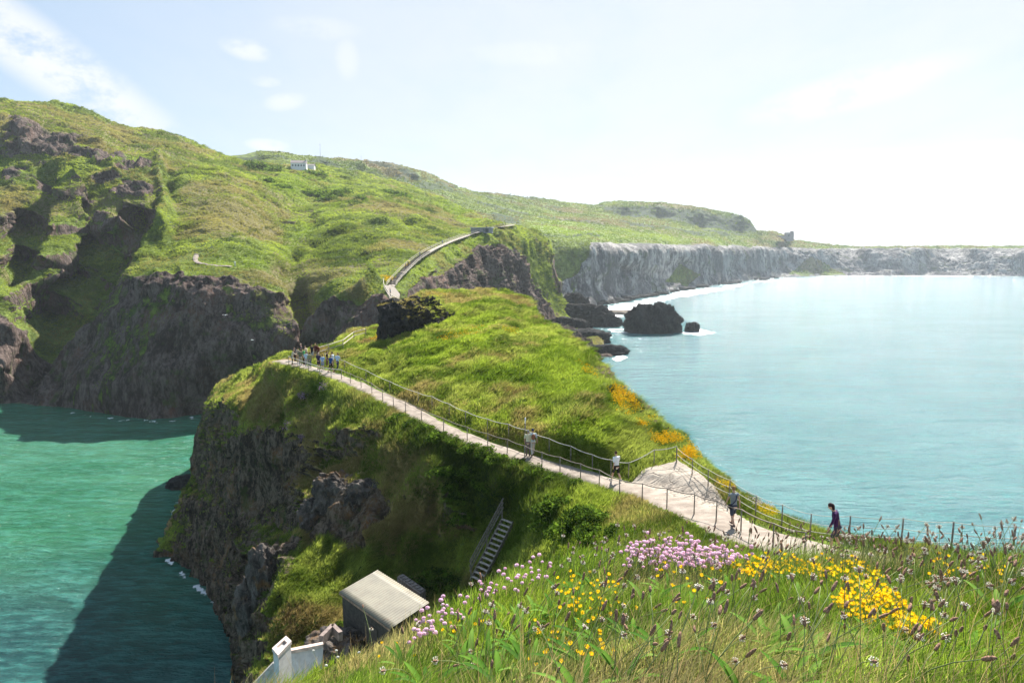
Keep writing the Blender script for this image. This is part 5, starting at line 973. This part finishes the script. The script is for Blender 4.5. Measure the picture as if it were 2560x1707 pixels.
person(foot(1832, 1316), 12, 'walk_b', [('vest', (.22, .24, .26)), ('shorts', (.05, .06, .09)), ('hair', (.30, .17, .07)), ('shoes', (.12, .09, .08)), ('bag', BK), ('strap', NV)], 'short-haired person in grey top and dark shorts with a shoulder bag, on the path', 1.70)
person(foot(2090, 1378), 60, 'step_down', [('jacket', (.055, .02, .075)), ('shorts', (.06, .05, .07)), ('long_hair', (.035, .015, .018)), ('shoes', (.05, .05, .05))], 'long-haired person in dark purple shirt looking down, nearest on the path', 1.66)
# the queue at the path end: (px, py foot, pose, facing, outfit, label)
Q = [(731, 912, 'lean', -60, [('jacket', (.5, .42, .33)), ('trousers', (.15, .13, .1)), ('hair', (.3, .2, .12)), ('shoes', BK)], 'crouched fair-haired person in cream top at the far left end of the queue'),
     (738, 903, 'stand', 160, [('shirt', (.05, .05, .07)), ('trousers', (.06, .02, .02)), ('hair', BK), ('shoes', BK)], 'dark-clothed person second from the left in the queue'),
     (745, 907, 'stand', -20, [('shirt', (.38, .30, .24)), ('shorts', KH), ('hair', BR), ('shoes', WH)], 'person in tan shirt and khaki shorts near the left of the queue'),
     (754, 896, 'stand', 100, [('shirt', (.16, .11, .12)), ('trousers', BK), ('hair', (.55, .38, .3)), ('shoes', BK)], 'bald-headed tall person in dim mauve shirt at the back of the queue'),
     (752, 915, 'walk_b', 20, [('shirt', (.12, .13, .08)), ('trousers', GY), ('hair', BR), ('shoes', WH)], 'person in olive shirt by the rope at the front of the queue'),
     (760, 912, 'stand', -100, [('shirt', (.06, .30, .10)), ('trousers', BK), ('hair', BK), ('shoes', BK)], 'person in bright green shirt in the queue'),
     (768, 905, 'lean', 60, [('jacket', (.5, .42, .3)), ('trousers', KH), ('hair', (.2, .13, .08)), ('shoes', BK)], 'person in beige jacket behind the light blue shirt in the queue'),
     (766, 917, 'stand', 0, [('shirt', (.45, .55, .68)), ('trousers', (.3, .3, .3)), ('hair', BK), ('shoes', BK)], 'person in light blue shirt beside the olive jacket in the queue'),
     (775, 919, 'stand', 10, [('jacket', (.24, .24, .12)), ('trousers', DN), ('hair', BK), ('shoes', BK)], 'person in olive green jacket and jeans in the middle of the queue'),
     (781, 900, 'stand', 170, [('vest', (.02, .02, .025)), ('shorts', (.3, .34, .38)), ('long_hair', (.10, .06, .03)), ('shoes', WH)], 'person in black vest and pale shorts at the back of the queue'),
     (789, 897, 'stand', -150, [('shirt', (.10, .03, .03)), ('shorts', KH), ('hair', (.15, .08, .04)), ('shoes', WH)], 'person in maroon shirt at the back right of the queue'),
     (796, 899, 'stand', 150, [('jacket', (.13, .03, .02)), ('trousers', GY), ('hair', BK), ('shoes', BK)], 'person in rust red jacket next to the maroon shirt'),
     (797, 923, 'stand', 0, [('shirt', (.04, .025, .06)), ('shorts', (.04, .02, .05)), ('hair', (.5, .34, .28)), ('shoes', BR)], 'balding person in dark purple shirt and shorts by the rope'),
     (807, 925, 'stand', 20, [('shirt', (.28, .40, .62)), ('shorts', (.2, .25, .35)), ('hair', BR), ('shoes', WH)], 'person in pale blue t-shirt by the rope'),
     (818, 918, 'stand', -90, [('shirt', BK), ('trousers', (.12, .05, .04)), ('hair', BK), ('shoes', BK)], 'black-haired person all in black near the right of the queue'),
     (827, 932, 'walk_b', -30, [('shirt', (.02, .06, .20)), ('shorts', BK), ('hair', (.25, .16, .12)), ('shoes', BK)], 'person in royal blue shirt and black shorts at the front of the queue'),
     (832, 922, 'stand', 60, [('shirt', (.6, .66, .7)), ('trousers', KH), ('hair', BK), ('shoes', BK)], 'person in white shirt half hidden behind the royal blue shirt'),
     (844, 926, 'walk', -20, [('shirt', (.40, .52, .66)), ('trousers', (.03, .035, .09)), ('hair', (.16, .09, .05)), ('shoes', BK)], 'person in pale shirt and navy trousers at the right end of the queue')]
for (px, py, ps, fc, of, lb) in Q: person(foot(px, py), fc, ps, of, lb, random.uniform(1.62, 1.84), .026, group='people queueing at the end of the path')
# tiny figures on the mainland
def stepz(px, py, dz=1.): 
    h_ = hit(px, py, TM); i = int(np.argmin(np.hypot(SPT[:, 0] - h_.x, SPT[:, 1] - h_.y))); q_ = SPT[i] if np.hypot(SPT[i, 0] - h_.x, SPT[i, 1] - h_.y) < 14 else np.array(h_); return Vector((q_[0], q_[1], q_[2] + (1.0 if q_ is not h_ else 0)))
far = [(989, 724, BK, (.15, .12, .1), 'person in black at the foot of the mainland steps'), (1022, 690, (.12, .08, .1), BK, 'person in dark top low on the mainland steps'), (1027, 676, BK, BK, 'person in black coming down the mainland steps'), (1046, 652, (.10, .12, .22), DN, 'person in blue halfway up the mainland steps'),
       (1107, 617, (.25, .3, .4), DN, 'person in pale blue on the upper mainland steps'), (1240, 575, (.03, .03, .04), BK, 'person in black leading the group at the head of the steps'), (1253, 571, WH, DN, 'person in white at the head of the mainland steps'), (1262, 571, (.2, .25, .35), BK, 'person in grey blue at the head of the steps'), (1267, 570, BK, BK, 'person in black right of the grey blue one at the head of the steps'), (1276, 568, (.4, .4, .42), DN, 'person in pale grey walking beyond the head of the steps')]
for (px, py, c1, c2, lb) in far: person(stepz(px, py), random.uniform(0, 360), random.choice(['stand', 'walk']), [('shirt', c1), ('trousers', c2), ('hair', BK), ('shoes', BK)], lb, 1.75, .026, group='small figures on the mainland steps')
h_ = hit(588, 668, TM); person(h_ + Vector((0, 0, .2)), 30, 'stand', [('shirt', WH), ('trousers', (.4, .42, .5)), ('hair', BR), ('shoes', BK)], 'lone person in white on the grassy headland bench', 1.8, .026)
d0 = atZ(976, 742, 35.); person(d0, 120, 'stand', [('shirt', (.2, .25, .32)), ('trousers', BK), ('hair', BK), ('shoes', BK)], 'person in grey on the bridge landing deck', 1.75, .026)
# ================================================================== foreground meadow
def wA(px, py, P, N, mk): return (py < 1900) * np.ones(px.shape)
p_, n_, m_ = sample_layer(A, 34000, wA, .78, 9)
dY = np.clip(p_[:, 1], 1., 7); clump = .75 + .55 * fbm(p_ * 1.7, 3, 161)
gcol = grass_col(p_, m_, 5., dark=(.07, .13, .018), bright=(.27, .40, .055), dry=(.46, .40, .21), red=(.30, .24, .12))
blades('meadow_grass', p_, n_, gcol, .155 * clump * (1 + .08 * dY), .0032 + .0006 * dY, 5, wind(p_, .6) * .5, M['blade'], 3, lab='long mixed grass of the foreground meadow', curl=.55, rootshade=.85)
p_, n_, m_ = sample_layer(A, 7000, wA, .7, 9)
blades('dry_grass', p_, n_, mixc((.42, .34, .19), (.30, .20, .12), RNG.random(len(p_))), .22 + .12 * RNG.random(len(p_)), np.full(len(p_), .0022), 1, wind(p_, .6) * .45, M['blade'], 4, lab='thin straw-coloured grass stalks in the foreground meadow', curl=.5, spread=.2)
TA = (T_A,)
def in_poly(poly):
    P = np.array(poly); x0, y0 = P.min(0); x1, y1 = P.max(0)
    while True:
        x, y = random.uniform(x0, x1), random.uniform(y0, y1); c = False; n = len(P)
        for i in range(n):
            (ax_, ay), (bx, by) = P[i], P[(i + 1) % n]
            if (ay > y) != (by > y) and x < (bx - ax_) * (y - ay) / (by - ay) + ax_: c = not c
        if c: return x, y
M['stem'] = simple('flower_stem', (.20, .24, .09), .8, .2, 20, .2, bump=0)
M['phead'] = simple('plantain_head', (.30, .175, .12), .9, .4, 160, .1, bump=.4); M['anther'] = simple('pale_anthers', (.62, .57, .48), .8, .1, 60, .1, bump=0)
def petal_mat(name, c, c2):
    t = NT(name); n = t.noise(60, 3, .5); col = t.mix(t.ramp(n, .35, .65), c, c2); d = t.n('BsdfDiffuse'); t.l(col, d.inputs[0]); tr = t.n('BsdfTranslucent'); t.l(col, tr.inputs[0]); k = t.n('MixShader'); k.inputs[0].default_value = .4; t.l(d.outputs[0], k.inputs[1]); t.l(tr.outputs[0], k.inputs[2]); return t.done(k.outputs[0])
M['pink'] = petal_mat('thrift_petals', (.88, .60, .75), (.95, .79, .88)); M['yellow'] = petal_mat('trefoil_petals', (.85, .55, .01), (.92, .70, .03)); M['white_p'] = petal_mat('campion_petals', (.75, .75, .72), (.85, .84, .8))
M['pinkfar'] = M['pink']
def stemcurve(h, bend, az, n=6):
    d = Vector((cos(az), sin(az), 0)); return [d * (bend * h * (i / (n - 1)) ** 1.8) + Vector((0, 0, h * (i / (n - 1)) * (1 - .25 * bend * (i / (n - 1))))) for i in range(n)]
def plantain_variant(i):
    h = random.uniform(.15, .30); az = random.gauss(.3, .8); bend = random.uniform(.05, .7); c = stemcurve(h, bend, az); st_ = MB().tube(c, [.0013] * 5 + [.0010], 5).mesh('stem', True)
    d = (c[-1] - c[-2]).normalized(); L_ = random.uniform(.018, .038); r = random.uniform(.0042, .0054); n = 9; pts = []; rr = []; cb = Vector((random.uniform(-1, 1), random.uniform(-1, 1), 0)) * L_ * .12
    for k in range(n): t_ = k / (n - 1); pts.append(c[-1] + d * L_ * t_ + cb * t_ * t_); rr.append(r * (sin(pi * min(.97, .12 + t_ * .85)) ** .45) * (1 + .10 * (-1) ** k))
    hd = MB().tube(pts, rr, 9).mesh('flower_head', True); an_ = None
    if i % 3 == 0:
        mb = MB(); z_ = random.uniform(.35, .95)
        for k in range(26):
            a = random.uniform(0, 2 * pi); q = c[-1] + d * L_ * (z_ + random.uniform(-.22, .18)); x = d.orthogonal().normalized(); y = d.cross(x); o_ = (x * cos(a) + y * sin(a)); e_ = q + o_ * random.uniform(.008, .012); mb.tube([q + o_ * r * .8, e_], .00035, 3); mb.box(e_, (.0022, .0022, .0022))
        an_ = mb.mesh('anthers')
    for m, k in ((st_, 'stem'), (hd, 'phead')): m.materials.append(M[k])
    if an_: an_.materials.append(M['anther'])
    return st_, hd, an_, h
PV = [plantain_variant(i) for i in range(18)]
def place_flower(nm, v, loc, s, rz, label, group, cat, headname):
    o = bpy.data.objects.new(nm, v[0]); COL.objects.link(o); o.location = loc; o.rotation_euler = (random.gauss(0, .10), random.gauss(.03, .10), rz); o.scale = (s, s, s); tag(o, label, cat, group)
    h = bpy.data.objects.new(headname, v[1]); COL.objects.link(h); h.parent = o
    if v[2]: a = bpy.data.objects.new('anthers', v[2]); COL.objects.link(a); a.parent = h
    return o
def merged(name, items, mats, label):
    """many far copies as one object; items: (variant, loc, scale, rz)"""
    V = []; Fq = []; Mi = []; off = 0
    for v, loc, s, rz in items:
        c_, s_ = cos(rz), sin(rz)
        for k in (0, 1, 2):
            m = v[k]
            if not m: continue
            a = np.empty(len(m.vertices) * 3, np.float32); m.vertices.foreach_get('co', a); a = a.reshape(-1, 3) * s; a = np.stack([a[:, 0] * c_ - a[:, 1] * s_, a[:, 0] * s_ + a[:, 1] * c_, a[:, 2]], 1) + np.array(loc); V.append(a)
            for p in m.polygons: Fq.append([i + off for i in p.vertices]); Mi.append(k)
            off += len(a)
    me = bpy.data.meshes.new(name); me.from_pydata(np.concatenate(V).tolist(), [], Fq); me.polygons.foreach_set('material_index', Mi)
    for mt in mats: me.materials.append(mt)
    o = link(name, me, None); o['kind'] = 'stuff'; o['label'] = label
REG = [([(1150, 1560), (1500, 1470), (1800, 1440), (2560, 1430), (2560, 1800), (1150, 1800)], 290), ([(2050, 1420), (2560, 1410), (2560, 1560), (2150, 1540)], 150), ([(1360, 1450), (1620, 1405), (1900, 1402), (2200, 1412), (2200, 1470), (1700, 1470), (1450, 1500)], 120), ([(880, 1680), (1150, 1560), (1250, 1560), (1250, 1750), (1000, 1760)], 22), ([(1850, 1405), (2540, 1402), (2540, 1435), (1850, 1440)], 70)]
pl = []
for poly_, n in REG:
    for _ in range(n):
        h_ = hit(*in_poly(poly_), TA)
        if h_: pl.append(h_)
pl.sort(key=lambda p: p.y); items = []
for i, p in enumerate(pl):
    v = random.choice(PV); s = random.uniform(.85, 1.2) * (1 + .04 * p.y); rz = random.gauss(0, .7)
    if i < 290:
        tip = ' ringed with pale anthers' if v[2] else ''
        zone = 'at the front of the meadow' if p.y < 2.6 else ('in the middle of the meadow' if p.y < 4 else 'on the skyline edge of the meadow')
        place_flower('ribwort_plantain', v, p, s, rz, 'brown ribwort plantain head%s %s' % (tip, zone), 'brown plantain heads' + tip + ' ' + zone, 'wild flower', 'flower_head')
    else: items.append((v, tuple(p), s, rz))
merged('plantain_heads', items, [M['stem'], M['phead'], M['anther']], 'farthest small brown plantain heads along the meadow edge')
def thrift_variant(i):
    h = random.uniform(.13, .22); c = stemcurve(h, random.uniform(0, .35), random.uniform(0, 6.28)); s_ = MB().tube(c, .0011, 4).mesh('stem', True); mb = MB(); ctr = c[-1]; R_ = random.uniform(.0085, .0115)
    for k in range(46):
        th = math.acos(1 - 1.5 * (k + .5) / 46); ph = k * 2.39996; d = Vector((sin(th) * cos(ph), sin(th) * sin(ph), cos(th) * .8)); x = d.orthogonal().normalized(); y = d.cross(x); a0 = random.uniform(0, 3); e = ctr + d * R_ * random.uniform(.8, 1.05); w_ = .0030
        for q in range(3):
            a = a0 + q * 2.1; u1 = x * cos(a) + y * sin(a); u2 = x * cos(a + 1.5) + y * sin(a + 1.5); mb.face([ctr + d * R_ * .45, e + u1 * w_ + d * .001, e + d * .0018, e + u2 * w_ + d * .001])
    hd = mb.mesh('flower_head'); s_.materials.append(M['stem']); hd.materials.append(M['pink']); return s_, hd, None, h
TV = [thrift_variant(i) for i in range(8)]
TH = [([(1560, 1445), (1600, 1418), (1700, 1420), (1800, 1428), (1870, 1445), (1800, 1480), (1660, 1475), (1575, 1465)], 290, 'pink thrift flower in the big clump on the meadow edge', 'pink thrift flowers of the big clump'),
      ([(1210, 1530), (1270, 1495), (1360, 1475), (1380, 1490), (1280, 1540), (1200, 1560)], 42, 'pink thrift flower in the small clump just right of the stair foot', 'pink thrift flowers right of the stair foot'),
      ([(1020, 1660), (1060, 1610), (1140, 1560), (1170, 1570), (1120, 1620), (1040, 1680)], 48, 'pink thrift flower in the loose clump beside the shed roof corner', 'pink thrift flowers beside the shed')]
for poly_, n, lb, gp in TH:
    for _ in range(n):
        h_ = hit(*in_poly(poly_), TA)
        if h_: place_flower('thrift_flower', random.choice(TV), h_, random.uniform(.9, 1.2) * 1.2, random.uniform(0, 6), lb, gp, 'wild flower', 'flower_head')
def trefoil_variant(i):
    h = random.uniform(.05, .10); c = stemcurve(h, random.uniform(0, .4), random.uniform(0, 6.28)); s_ = MB().tube(c, .0009, 4).mesh('stem', True); mb = MB(); n = random.choice((4, 5, 6))
    for k in range(n):
        a = 2 * pi * k / n + random.uniform(-.3, .3); d = Vector((cos(a), sin(a), random.uniform(.1, .6))).normalized(); sd = Vector((-sin(a), cos(a), 0)); b = c[-1]; L_ = .0115
        mb.face([b, b + d * L_ * .6 + sd * .0045, b + d * L_ + Vector((0, 0, .004)), b + d * L_ * .6 - sd * .0045]); mb.face([b + d * L_ * .5 - sd * .005, b + d * L_ * .5 + sd * .005, b + d * L_ * .8 + sd * .0055 + Vector((0, 0, .0085)), b + d * L_ * .8 - sd * .0055 + Vector((0, 0, .0085))])
    hd = mb.mesh('petals'); s_.materials.append(M['stem']); hd.materials.append(M['yellow']); return s_, hd, None, h
YV = [trefoil_variant(i) for i in range(8)]
YR = [([(1790, 1445), (1880, 1430), (2150, 1440), (2200, 1500), (2300, 1600), (2350, 1640), (2250, 1645), (2130, 1600), (2080, 1560), (2120, 1500), (1960, 1480), (1850, 1480)], 620, 'yellow trefoil flower in the dense yellow drift of the meadow', 'yellow trefoil flowers of the dense drift'),
      ([(1380, 1470), (1560, 1450), (1580, 1580), (1480, 1620), (1390, 1560)], 60, 'yellow trefoil flower among the green leaves left of the dense drift', 'scattered yellow trefoil flowers left of the drift'),
      ([(1280, 1620), (1460, 1600), (1560, 1690), (1480, 1720), (1290, 1700)], 34, 'yellow trefoil flower low at the front of the meadow', 'yellow trefoil flowers at the front'), ([(880, 1640), (1200, 1560), (1250, 1600), (1000, 1700)], 14, 'yellow trefoil flower near the meadow edge beyond the shed roof', 'yellow trefoil flowers near the shed'),
      ([(2300, 1430), (2520, 1440), (2500, 1520), (2300, 1500)], 30, 'yellow trefoil flower in thin grass at the far right of the meadow', 'yellow trefoil flowers at the far right'), ([(1600, 1430), (1800, 1450), (1800, 1560), (1620, 1560)], 26, 'yellow trefoil flower under the brown plantain heads', 'yellow trefoil flowers under the plantains')]
yi = 0; items = []
for q_, (poly_, n, lb, gp) in enumerate(YR):
    pts_ = [h_ for h_ in (hit(*in_poly(poly_), TA) for _ in range(n)) if h_]; pts_.sort(key=lambda p: p.y)
    for j, p in enumerate(pts_):
        s = random.uniform(.70, 1.05) * (1.0 + .12 * max(0, p.y - 2.5)); zz = p + Vector((0, 0, random.uniform(.02, .06)))
        if q_ == 0 and j >= 130: items.append((random.choice(YV), tuple(zz), s, random.uniform(0, 6)))
        else: place_flower('trefoil_flower', random.choice(YV), zz, s, random.uniform(0, 6), lb, gp, 'wild flower', 'petals')
if items: 
    merged('trefoil_flowers', items, [M['stem'], M['yellow'], M['yellow']], 'remaining small yellow flowers at the back of the dense drift')
for px, py in [(800, 1690), (815, 1700), (840, 1680), (870, 1700), (905, 1690), (1030, 1560)]:
    h_ = hit(px, py, TA)
    if h_:
        v = random.choice(TV); o = place_flower('campion_flower', v, h_, .9, random.uniform(0, 6), 'white sea campion flower at the left end of the meadow', 'white campion flowers', 'wild flower', 'flower_head'); ch = o.children[0]; ch.material_slots[0].link = 'OBJECT'; ch.material_slots[0].material = M['white_p']
M['leaf'] = blade_mat('broad_leaf', .45)
def rosette(i):
    n = random.randint(6, 10); V = []; Fq = []; Cc = []
    for k in range(n):
        a = 2 * pi * k / n + random.uniform(-.4, .4) if i % 2 else random.gauss(.2, .9); L_ = random.uniform(.09, .18); w_ = random.uniform(.007, .013); lift = random.uniform(.6, 1.5); d = Vector((cos(a), sin(a), 0)); sd = Vector((-sin(a), cos(a), 0)); col = np.array(random.choice([(.09, .20, .03), (.14, .27, .04), (.07, .16, .03), (.18, .31, .06)])); b = len(V); S = 7
        for s in range(S + 1):
            t_ = s / S; c = d * L_ * t_ + Vector((0, 0, L_ * lift * t_ * (1 - .55 * t_))); w2 = w_ * (sin(pi * min(1, t_ * .93 + .07)) ** .8) + .001
            for u in (-1, 0, 1): V.append(tuple(c + sd * w2 * u + Vector((0, 0, -.25 * w2 * (u == 0))))); Cc.append(col * (1.15 if u == 0 else 1))
        for s in range(S):
            for u in (0, 1): q = b + s * 3 + u; Fq.append((q, q + 1, q + 4, q + 3))
    m = raw_mesh('leaf_rosette', np.array(V), np.array(Fq)); set_col(m, 'Col', np.array(Cc)); m.materials.append(M['leaf']); return m
RV = [rosette(i) for i in range(8)]
for k in range(72):
    x, y = in_poly([(1000, 1620), (1500, 1450), (1900, 1430), (2350, 1440), (2560, 1480), (2560, 1780), (1000, 1780)] if k % 3 else [(1150, 1560), (1500, 1480), (1500, 1700), (1150, 1720)]); h_ = hit(x, y, TA)
    if h_:
        o = bpy.data.objects.new('plantain_plant', random.choice(RV)); COL.objects.link(o); o.location = h_ + Vector((0, 0, .015)); o.rotation_euler = (0, 0, random.uniform(-.6, .6)); s = random.uniform(.8, 1.15); o.scale = (s, s, s); z_ = 'at the front of the meadow' if h_.y < 2.6 else 'towards the back of the meadow'
        tag(o, 'tuft of long bright green lance-shaped leaves ' + z_, 'plant', 'leaf tufts ' + z_)
# ================================================================== flower patches and bushes further off
def patch(name, poly, n, size, mat, label, up=.28, trees=TB, cat='flowers'):
    mb = MB(); c0 = None
    for _ in range(n):
        h_ = hit(*in_poly(poly), trees)
        if h_ is None or (random.random() < ss(-.1, -.4, vn(np.array([[h_.x * .8, h_.y * .8, 0.]]), 3))[0]): continue
        c0 = c0 or h_.copy(); p = h_ - c0 + Vector((random.gauss(0, .1), random.gauss(0, .1), up * random.uniform(.5, 1.25)))
        for _k in range(3):
            x = Vector((random.gauss(0, 1), random.gauss(0, 1), random.gauss(0, .6))).normalized() * size * random.uniform(.5, 1); y = x.orthogonal().normalized() * size * random.uniform(.4, .9); q = p + Vector((random.gauss(0, size), random.gauss(0, size), random.gauss(0, size * .5))); mb.face([q - x * .5, q + y * .5, q + x * .5, q - y * .5])
    if not mb.f: return
    o = mb.build(name, mat); o.location = c0; tag(o, label, cat)
gorse = petal_mat('vetch_petals', (.80, .44, .01), (.88, .58, .03))
patch('yellow_flower_patch', [(1530, 965), (1575, 985), (1600, 1030), (1565, 1045), (1535, 1005)], 520, .16, gorse, 'upper yellow flower patch along the seaward edge of the green ridge')
patch('yellow_flower_patch', [(1590, 1052), (1640, 1048), (1625, 1072), (1595, 1070)], 260, .13, gorse, 'small yellow flower patch midway down the seaward edge of the ridge')
patch('yellow_flower_patch', [(1620, 1075), (1690, 1090), (1735, 1125), (1745, 1155), (1690, 1150), (1635, 1115)], 950, .14, gorse, 'largest yellow flower patch just above the fence corner')
patch('yellow_flower_patch', [(1090, 852), (1130, 832), (1215, 815), (1200, 835), (1120, 858)], 170, .16, gorse, 'long yellow flower streak below the dark rock outcrop')
patch('yellow_flower_patch', [(1255, 818), (1300, 828), (1285, 842), (1258, 830)], 70, .14, gorse, 'small yellow flower patch right of the long streak on the ridge')
patch('yellow_flower_patch', [(925, 852), (950, 838), (962, 832), (945, 856)], 90, .18, gorse, 'yellow flower patch at the left foot of the dark rock outcrop')
patch('yellow_flower_patch', [(1062, 738), (1090, 731), (1125, 731), (1120, 740), (1070, 748)], 90, .2, gorse, 'orange-yellow flower patch on the ridge crest right of the outcrop')
patch('yellow_flower_patch', [(1440, 905), (1475, 920), (1500, 950), (1460, 940)], 110, .13, gorse, 'thin yellow flower patch highest along the seaward edge of the ridge')
patch('yellow_flower_patch', [(1893, 1262), (1930, 1268), (1952, 1290), (1925, 1292), (1895, 1280)], 240, .06, M['yellow'], 'bright yellow flower cushion by the seaward fence', .12)
patch('yellow_flower_patch', [(1795, 1203), (1822, 1208), (1832, 1222), (1805, 1216)], 130, .07, M['yellow'], 'small yellow flower cushion under the seaward fence by the grey-topped walker', .12)
patch('pink_flower_patch', [(1870, 1243), (1930, 1258), (1925, 1268), (1875, 1256)], 110, .05, M['pink'], 'faint pink flower strip at the cliff edge behind the seaward fence', .12)
for poly_, lb in (([(800, 958), (822, 960), (820, 980), (802, 978)], 'mauve flower cushion just below the queue'), ([(748, 985), (765, 988), (762, 1000), (748, 998)], 'small mauve flower cushion left of the larger one on the slope'), ([(715, 1055), (728, 1058), (722, 1080), (712, 1075)], 'mauve flower tuft on the steep slope above the dark cliff'), ([(752, 1092), (764, 1094), (762, 1102), (752, 1100)], 'tiny mauve flower tuft in the middle of the steep slope')):
    patch('pink_flower_patch', poly_, 60, .13, petal_mat('mauve_petals', (.30, .17, .30), (.45, .28, .42)) if 'mauve_petals' not in bpy.data.materials else bpy.data.materials['mauve_petals'], lb, .2)
patch('yellow_flower_patch', [(955, 694), (978, 690), (985, 702), (965, 708)], 50, .5, gorse, 'yellow flower patch left of the foot of the mainland steps', .6, TM)
patch('yellow_flower_patch', [(1010, 664), (1025, 660), (1024, 670), (1012, 674)], 40, .5, gorse, 'small yellow flower patch left of the mainland steps, higher up', .6, TM)
def bush_mesh(i, n=900):
    d = RNG.normal(size=(n, 3)); d /= np.linalg.norm(d, axis=1, keepdims=True); d[:, 2] = np.abs(d[:, 2]) * 1.0 - .1; r = (.62 + .5 * RNG.random(n) ** .6) * (1 + .45 * vn(d * 2.2 + i * 5, 3)); p = d * r[:, None] * np.array([1, 1, .75])
    a = RNG.normal(size=(n, 3)); a /= np.linalg.norm(a, axis=1, keepdims=True); b = np.cross(a, RNG.normal(size=(n, 3))); b /= np.linalg.norm(b, axis=1, keepdims=True); s = RNG.uniform(.06, .13, (n, 1)); V = np.stack([p - a * s, p + b * s * .6, p + a * s, p - b * s * .6], 1).reshape(-1, 3); Fq = np.arange(n * 4).reshape(-1, 4)
    m = raw_mesh('foliage', V, Fq, False); c = mixc((.03, .06, .012), (.13, .22, .03), .4 + .8 * vn(p * 3, 5) + RNG.normal(0, .2, n)); set_col(m, 'Col', np.repeat(c, 4, 0)); m.materials.append(M['blade']); return m
BV = [bush_mesh(i) for i in range(5)]
def bushes(lst, trees, group, labelf, sc):
    for k, (px, py, w_, h_) in enumerate(lst):
        q = hit(px, py, trees)
        if q is None: continue
        o = bpy.data.objects.new('bush', BV[k % 5]); COL.objects.link(o); o.location = q - Vector((0, 0, .1 * h_)); o.scale = (w_ / 2, w_ / 2 * .8, h_ * .8); o.rotation_euler = (0, 0, k * 1.3); tag(o, labelf(k), 'bush', group)
bushes([(1000, 1046, 1.6, .9), (1030, 1060, 1.4, .8), (1068, 1075, 1.5, .9), (1100, 1095, 1.6, 1.), (1135, 1106, 1.3, .8), (1180, 1122, 1.5, .9), (1215, 1132, 1.6, 1.), (1250, 1150, 1.5, .9), (1300, 1162, 1.3, .8), (1340, 1182, 1.4, .9), (1385, 1195, 1.3, .7), (1440, 1212, 1.2, .7)], TB, 'dark bushes just below the footpath', lambda k: 'dark leafy bush on the bank just below the landward rope fence', 1)
bushes([(1400, 1265, 2.2, 1.3), (1450, 1290, 2., 1.2), (1500, 1300, 1.8, 1.), (1420, 1330, 2., 1.2), (1480, 1345, 1.8, 1.), (1370, 1310, 1.6, 1.), (1540, 1330, 1.3, .8)], TB, 'light green bushes on the bank above the stairs', lambda k: 'light green bush on the sunny bank between the stairs and the footpath', 1)
bushes([(1100, 1440, 2.6, 1.2), (1130, 1460, 2.2, 1.), (1075, 1465, 1.8, .9)], TB, 'green bushes between shed and stairs', lambda k: 'rounded green bush between the shed and the foot of the stairs', 1)
bushes([(830, 1590, 1.6, .9), (845, 1570, 1.3, .8)], TB, 'bushes by the left wall of the shed', lambda k: 'pale green bush against the left wall of the shed', 1)
bushes([(1110, 1180, 1.8, 1.), (1130, 1215, 1.7, 1.), (1150, 1245, 1.6, .9), (1180, 1180, 1.8, .9), (1210, 1215, 1.7, .9), (1160, 1300, 1.6, .9)], TB, 'bushes in the gully', lambda k: 'grey-green bush in the gully above the wooden stairs', 1)
FBU = [(842, 489, 9, 8), (862, 481, 11, 5), (905, 503, 9, 6), (888, 509, 7, 4), (805, 492, 14, 7), (822, 500, 12, 6), (785, 487, 10, 4), (765, 483, 8, 3), (775, 437, 14, 7), (800, 438, 12, 5), (695, 468, 9, 4), (672, 455, 8, 5), (720, 472, 7, 4), (985, 486, 14, 6), (1000, 494, 16, 6), (960, 480, 10, 4), (620, 425, 16, 10), (645, 424, 18, 10), (668, 426, 16, 8), (690, 428, 12, 6)]
nmz = ['round dark bush standing alone in the green valley', 'low wide bush above the lone round one in the valley', 'dark bush at the right end of the valley hedge', 'small bush beside the right end of the valley hedge', 'long dark hedge bush in the valley', 'dark hedge bush next to the long one in the valley', 'low bush at the left part of the valley hedge', 'small bush at the far left of the valley hedge', 'dark bush in front of the white outbuilding', 'low dark bush right of the white outbuilding', 'bush on the slope below the dark hedge, middle one', 'bush on the slope just below the dark hedge', 'lowest small bush on the slope under the white house', 'dark bush at the edge of the bright field', 'wide dark bush lower along the bright field', 'small bush at the top corner of the bright field',
       'dark hedgerow bush left of the white house, leftmost', 'dark hedgerow bush second from the left before the white house', 'dark hedgerow bush third from the left before the white house', 'dark hedgerow bush nearest the white house']
bushes(FBU, (T_M, T_F), None, lambda k: nmz[k], 1)
def gull(px, py, Y, rz, label):
    o_ = empty('gull', atY(px, py, Y), rz); tag(o_, label, 'bird'); w_ = bpy.data.materials.get('gull_white') or simple('gull_white', (.8, .8, .8), .8, .05, bump=0); b = MB().tube([(0, -.28, 0), (0, -.15, .02), (0, .05, .03), (0, .2, .02), (0, .3, .03), (0, .36, .02)], [.02, .07, .09, .06, .05, .015], 8); b.build('body', w_, o_, True)
    for s in (-1, 1): MB().face([(0, .10, .04), (s * .35, .16, .14), (s * .7, .02, .08), (s * .34, -.02, .13), (0, -.10, .04)]).face([(0, .10, .03), (0, -.10, .03), (s * .34, -.02, .12), (s * .7, .02, .07), (s * .35, .16, .13)]).build('wing', w_, o_)
gull(563, 788, 150, .8, 'white gull gliding in front of the dark headland cliff, upper one'); gull(631, 850, 150, 2.2, 'white gull gliding low in front of the dark headland cliff, right one')
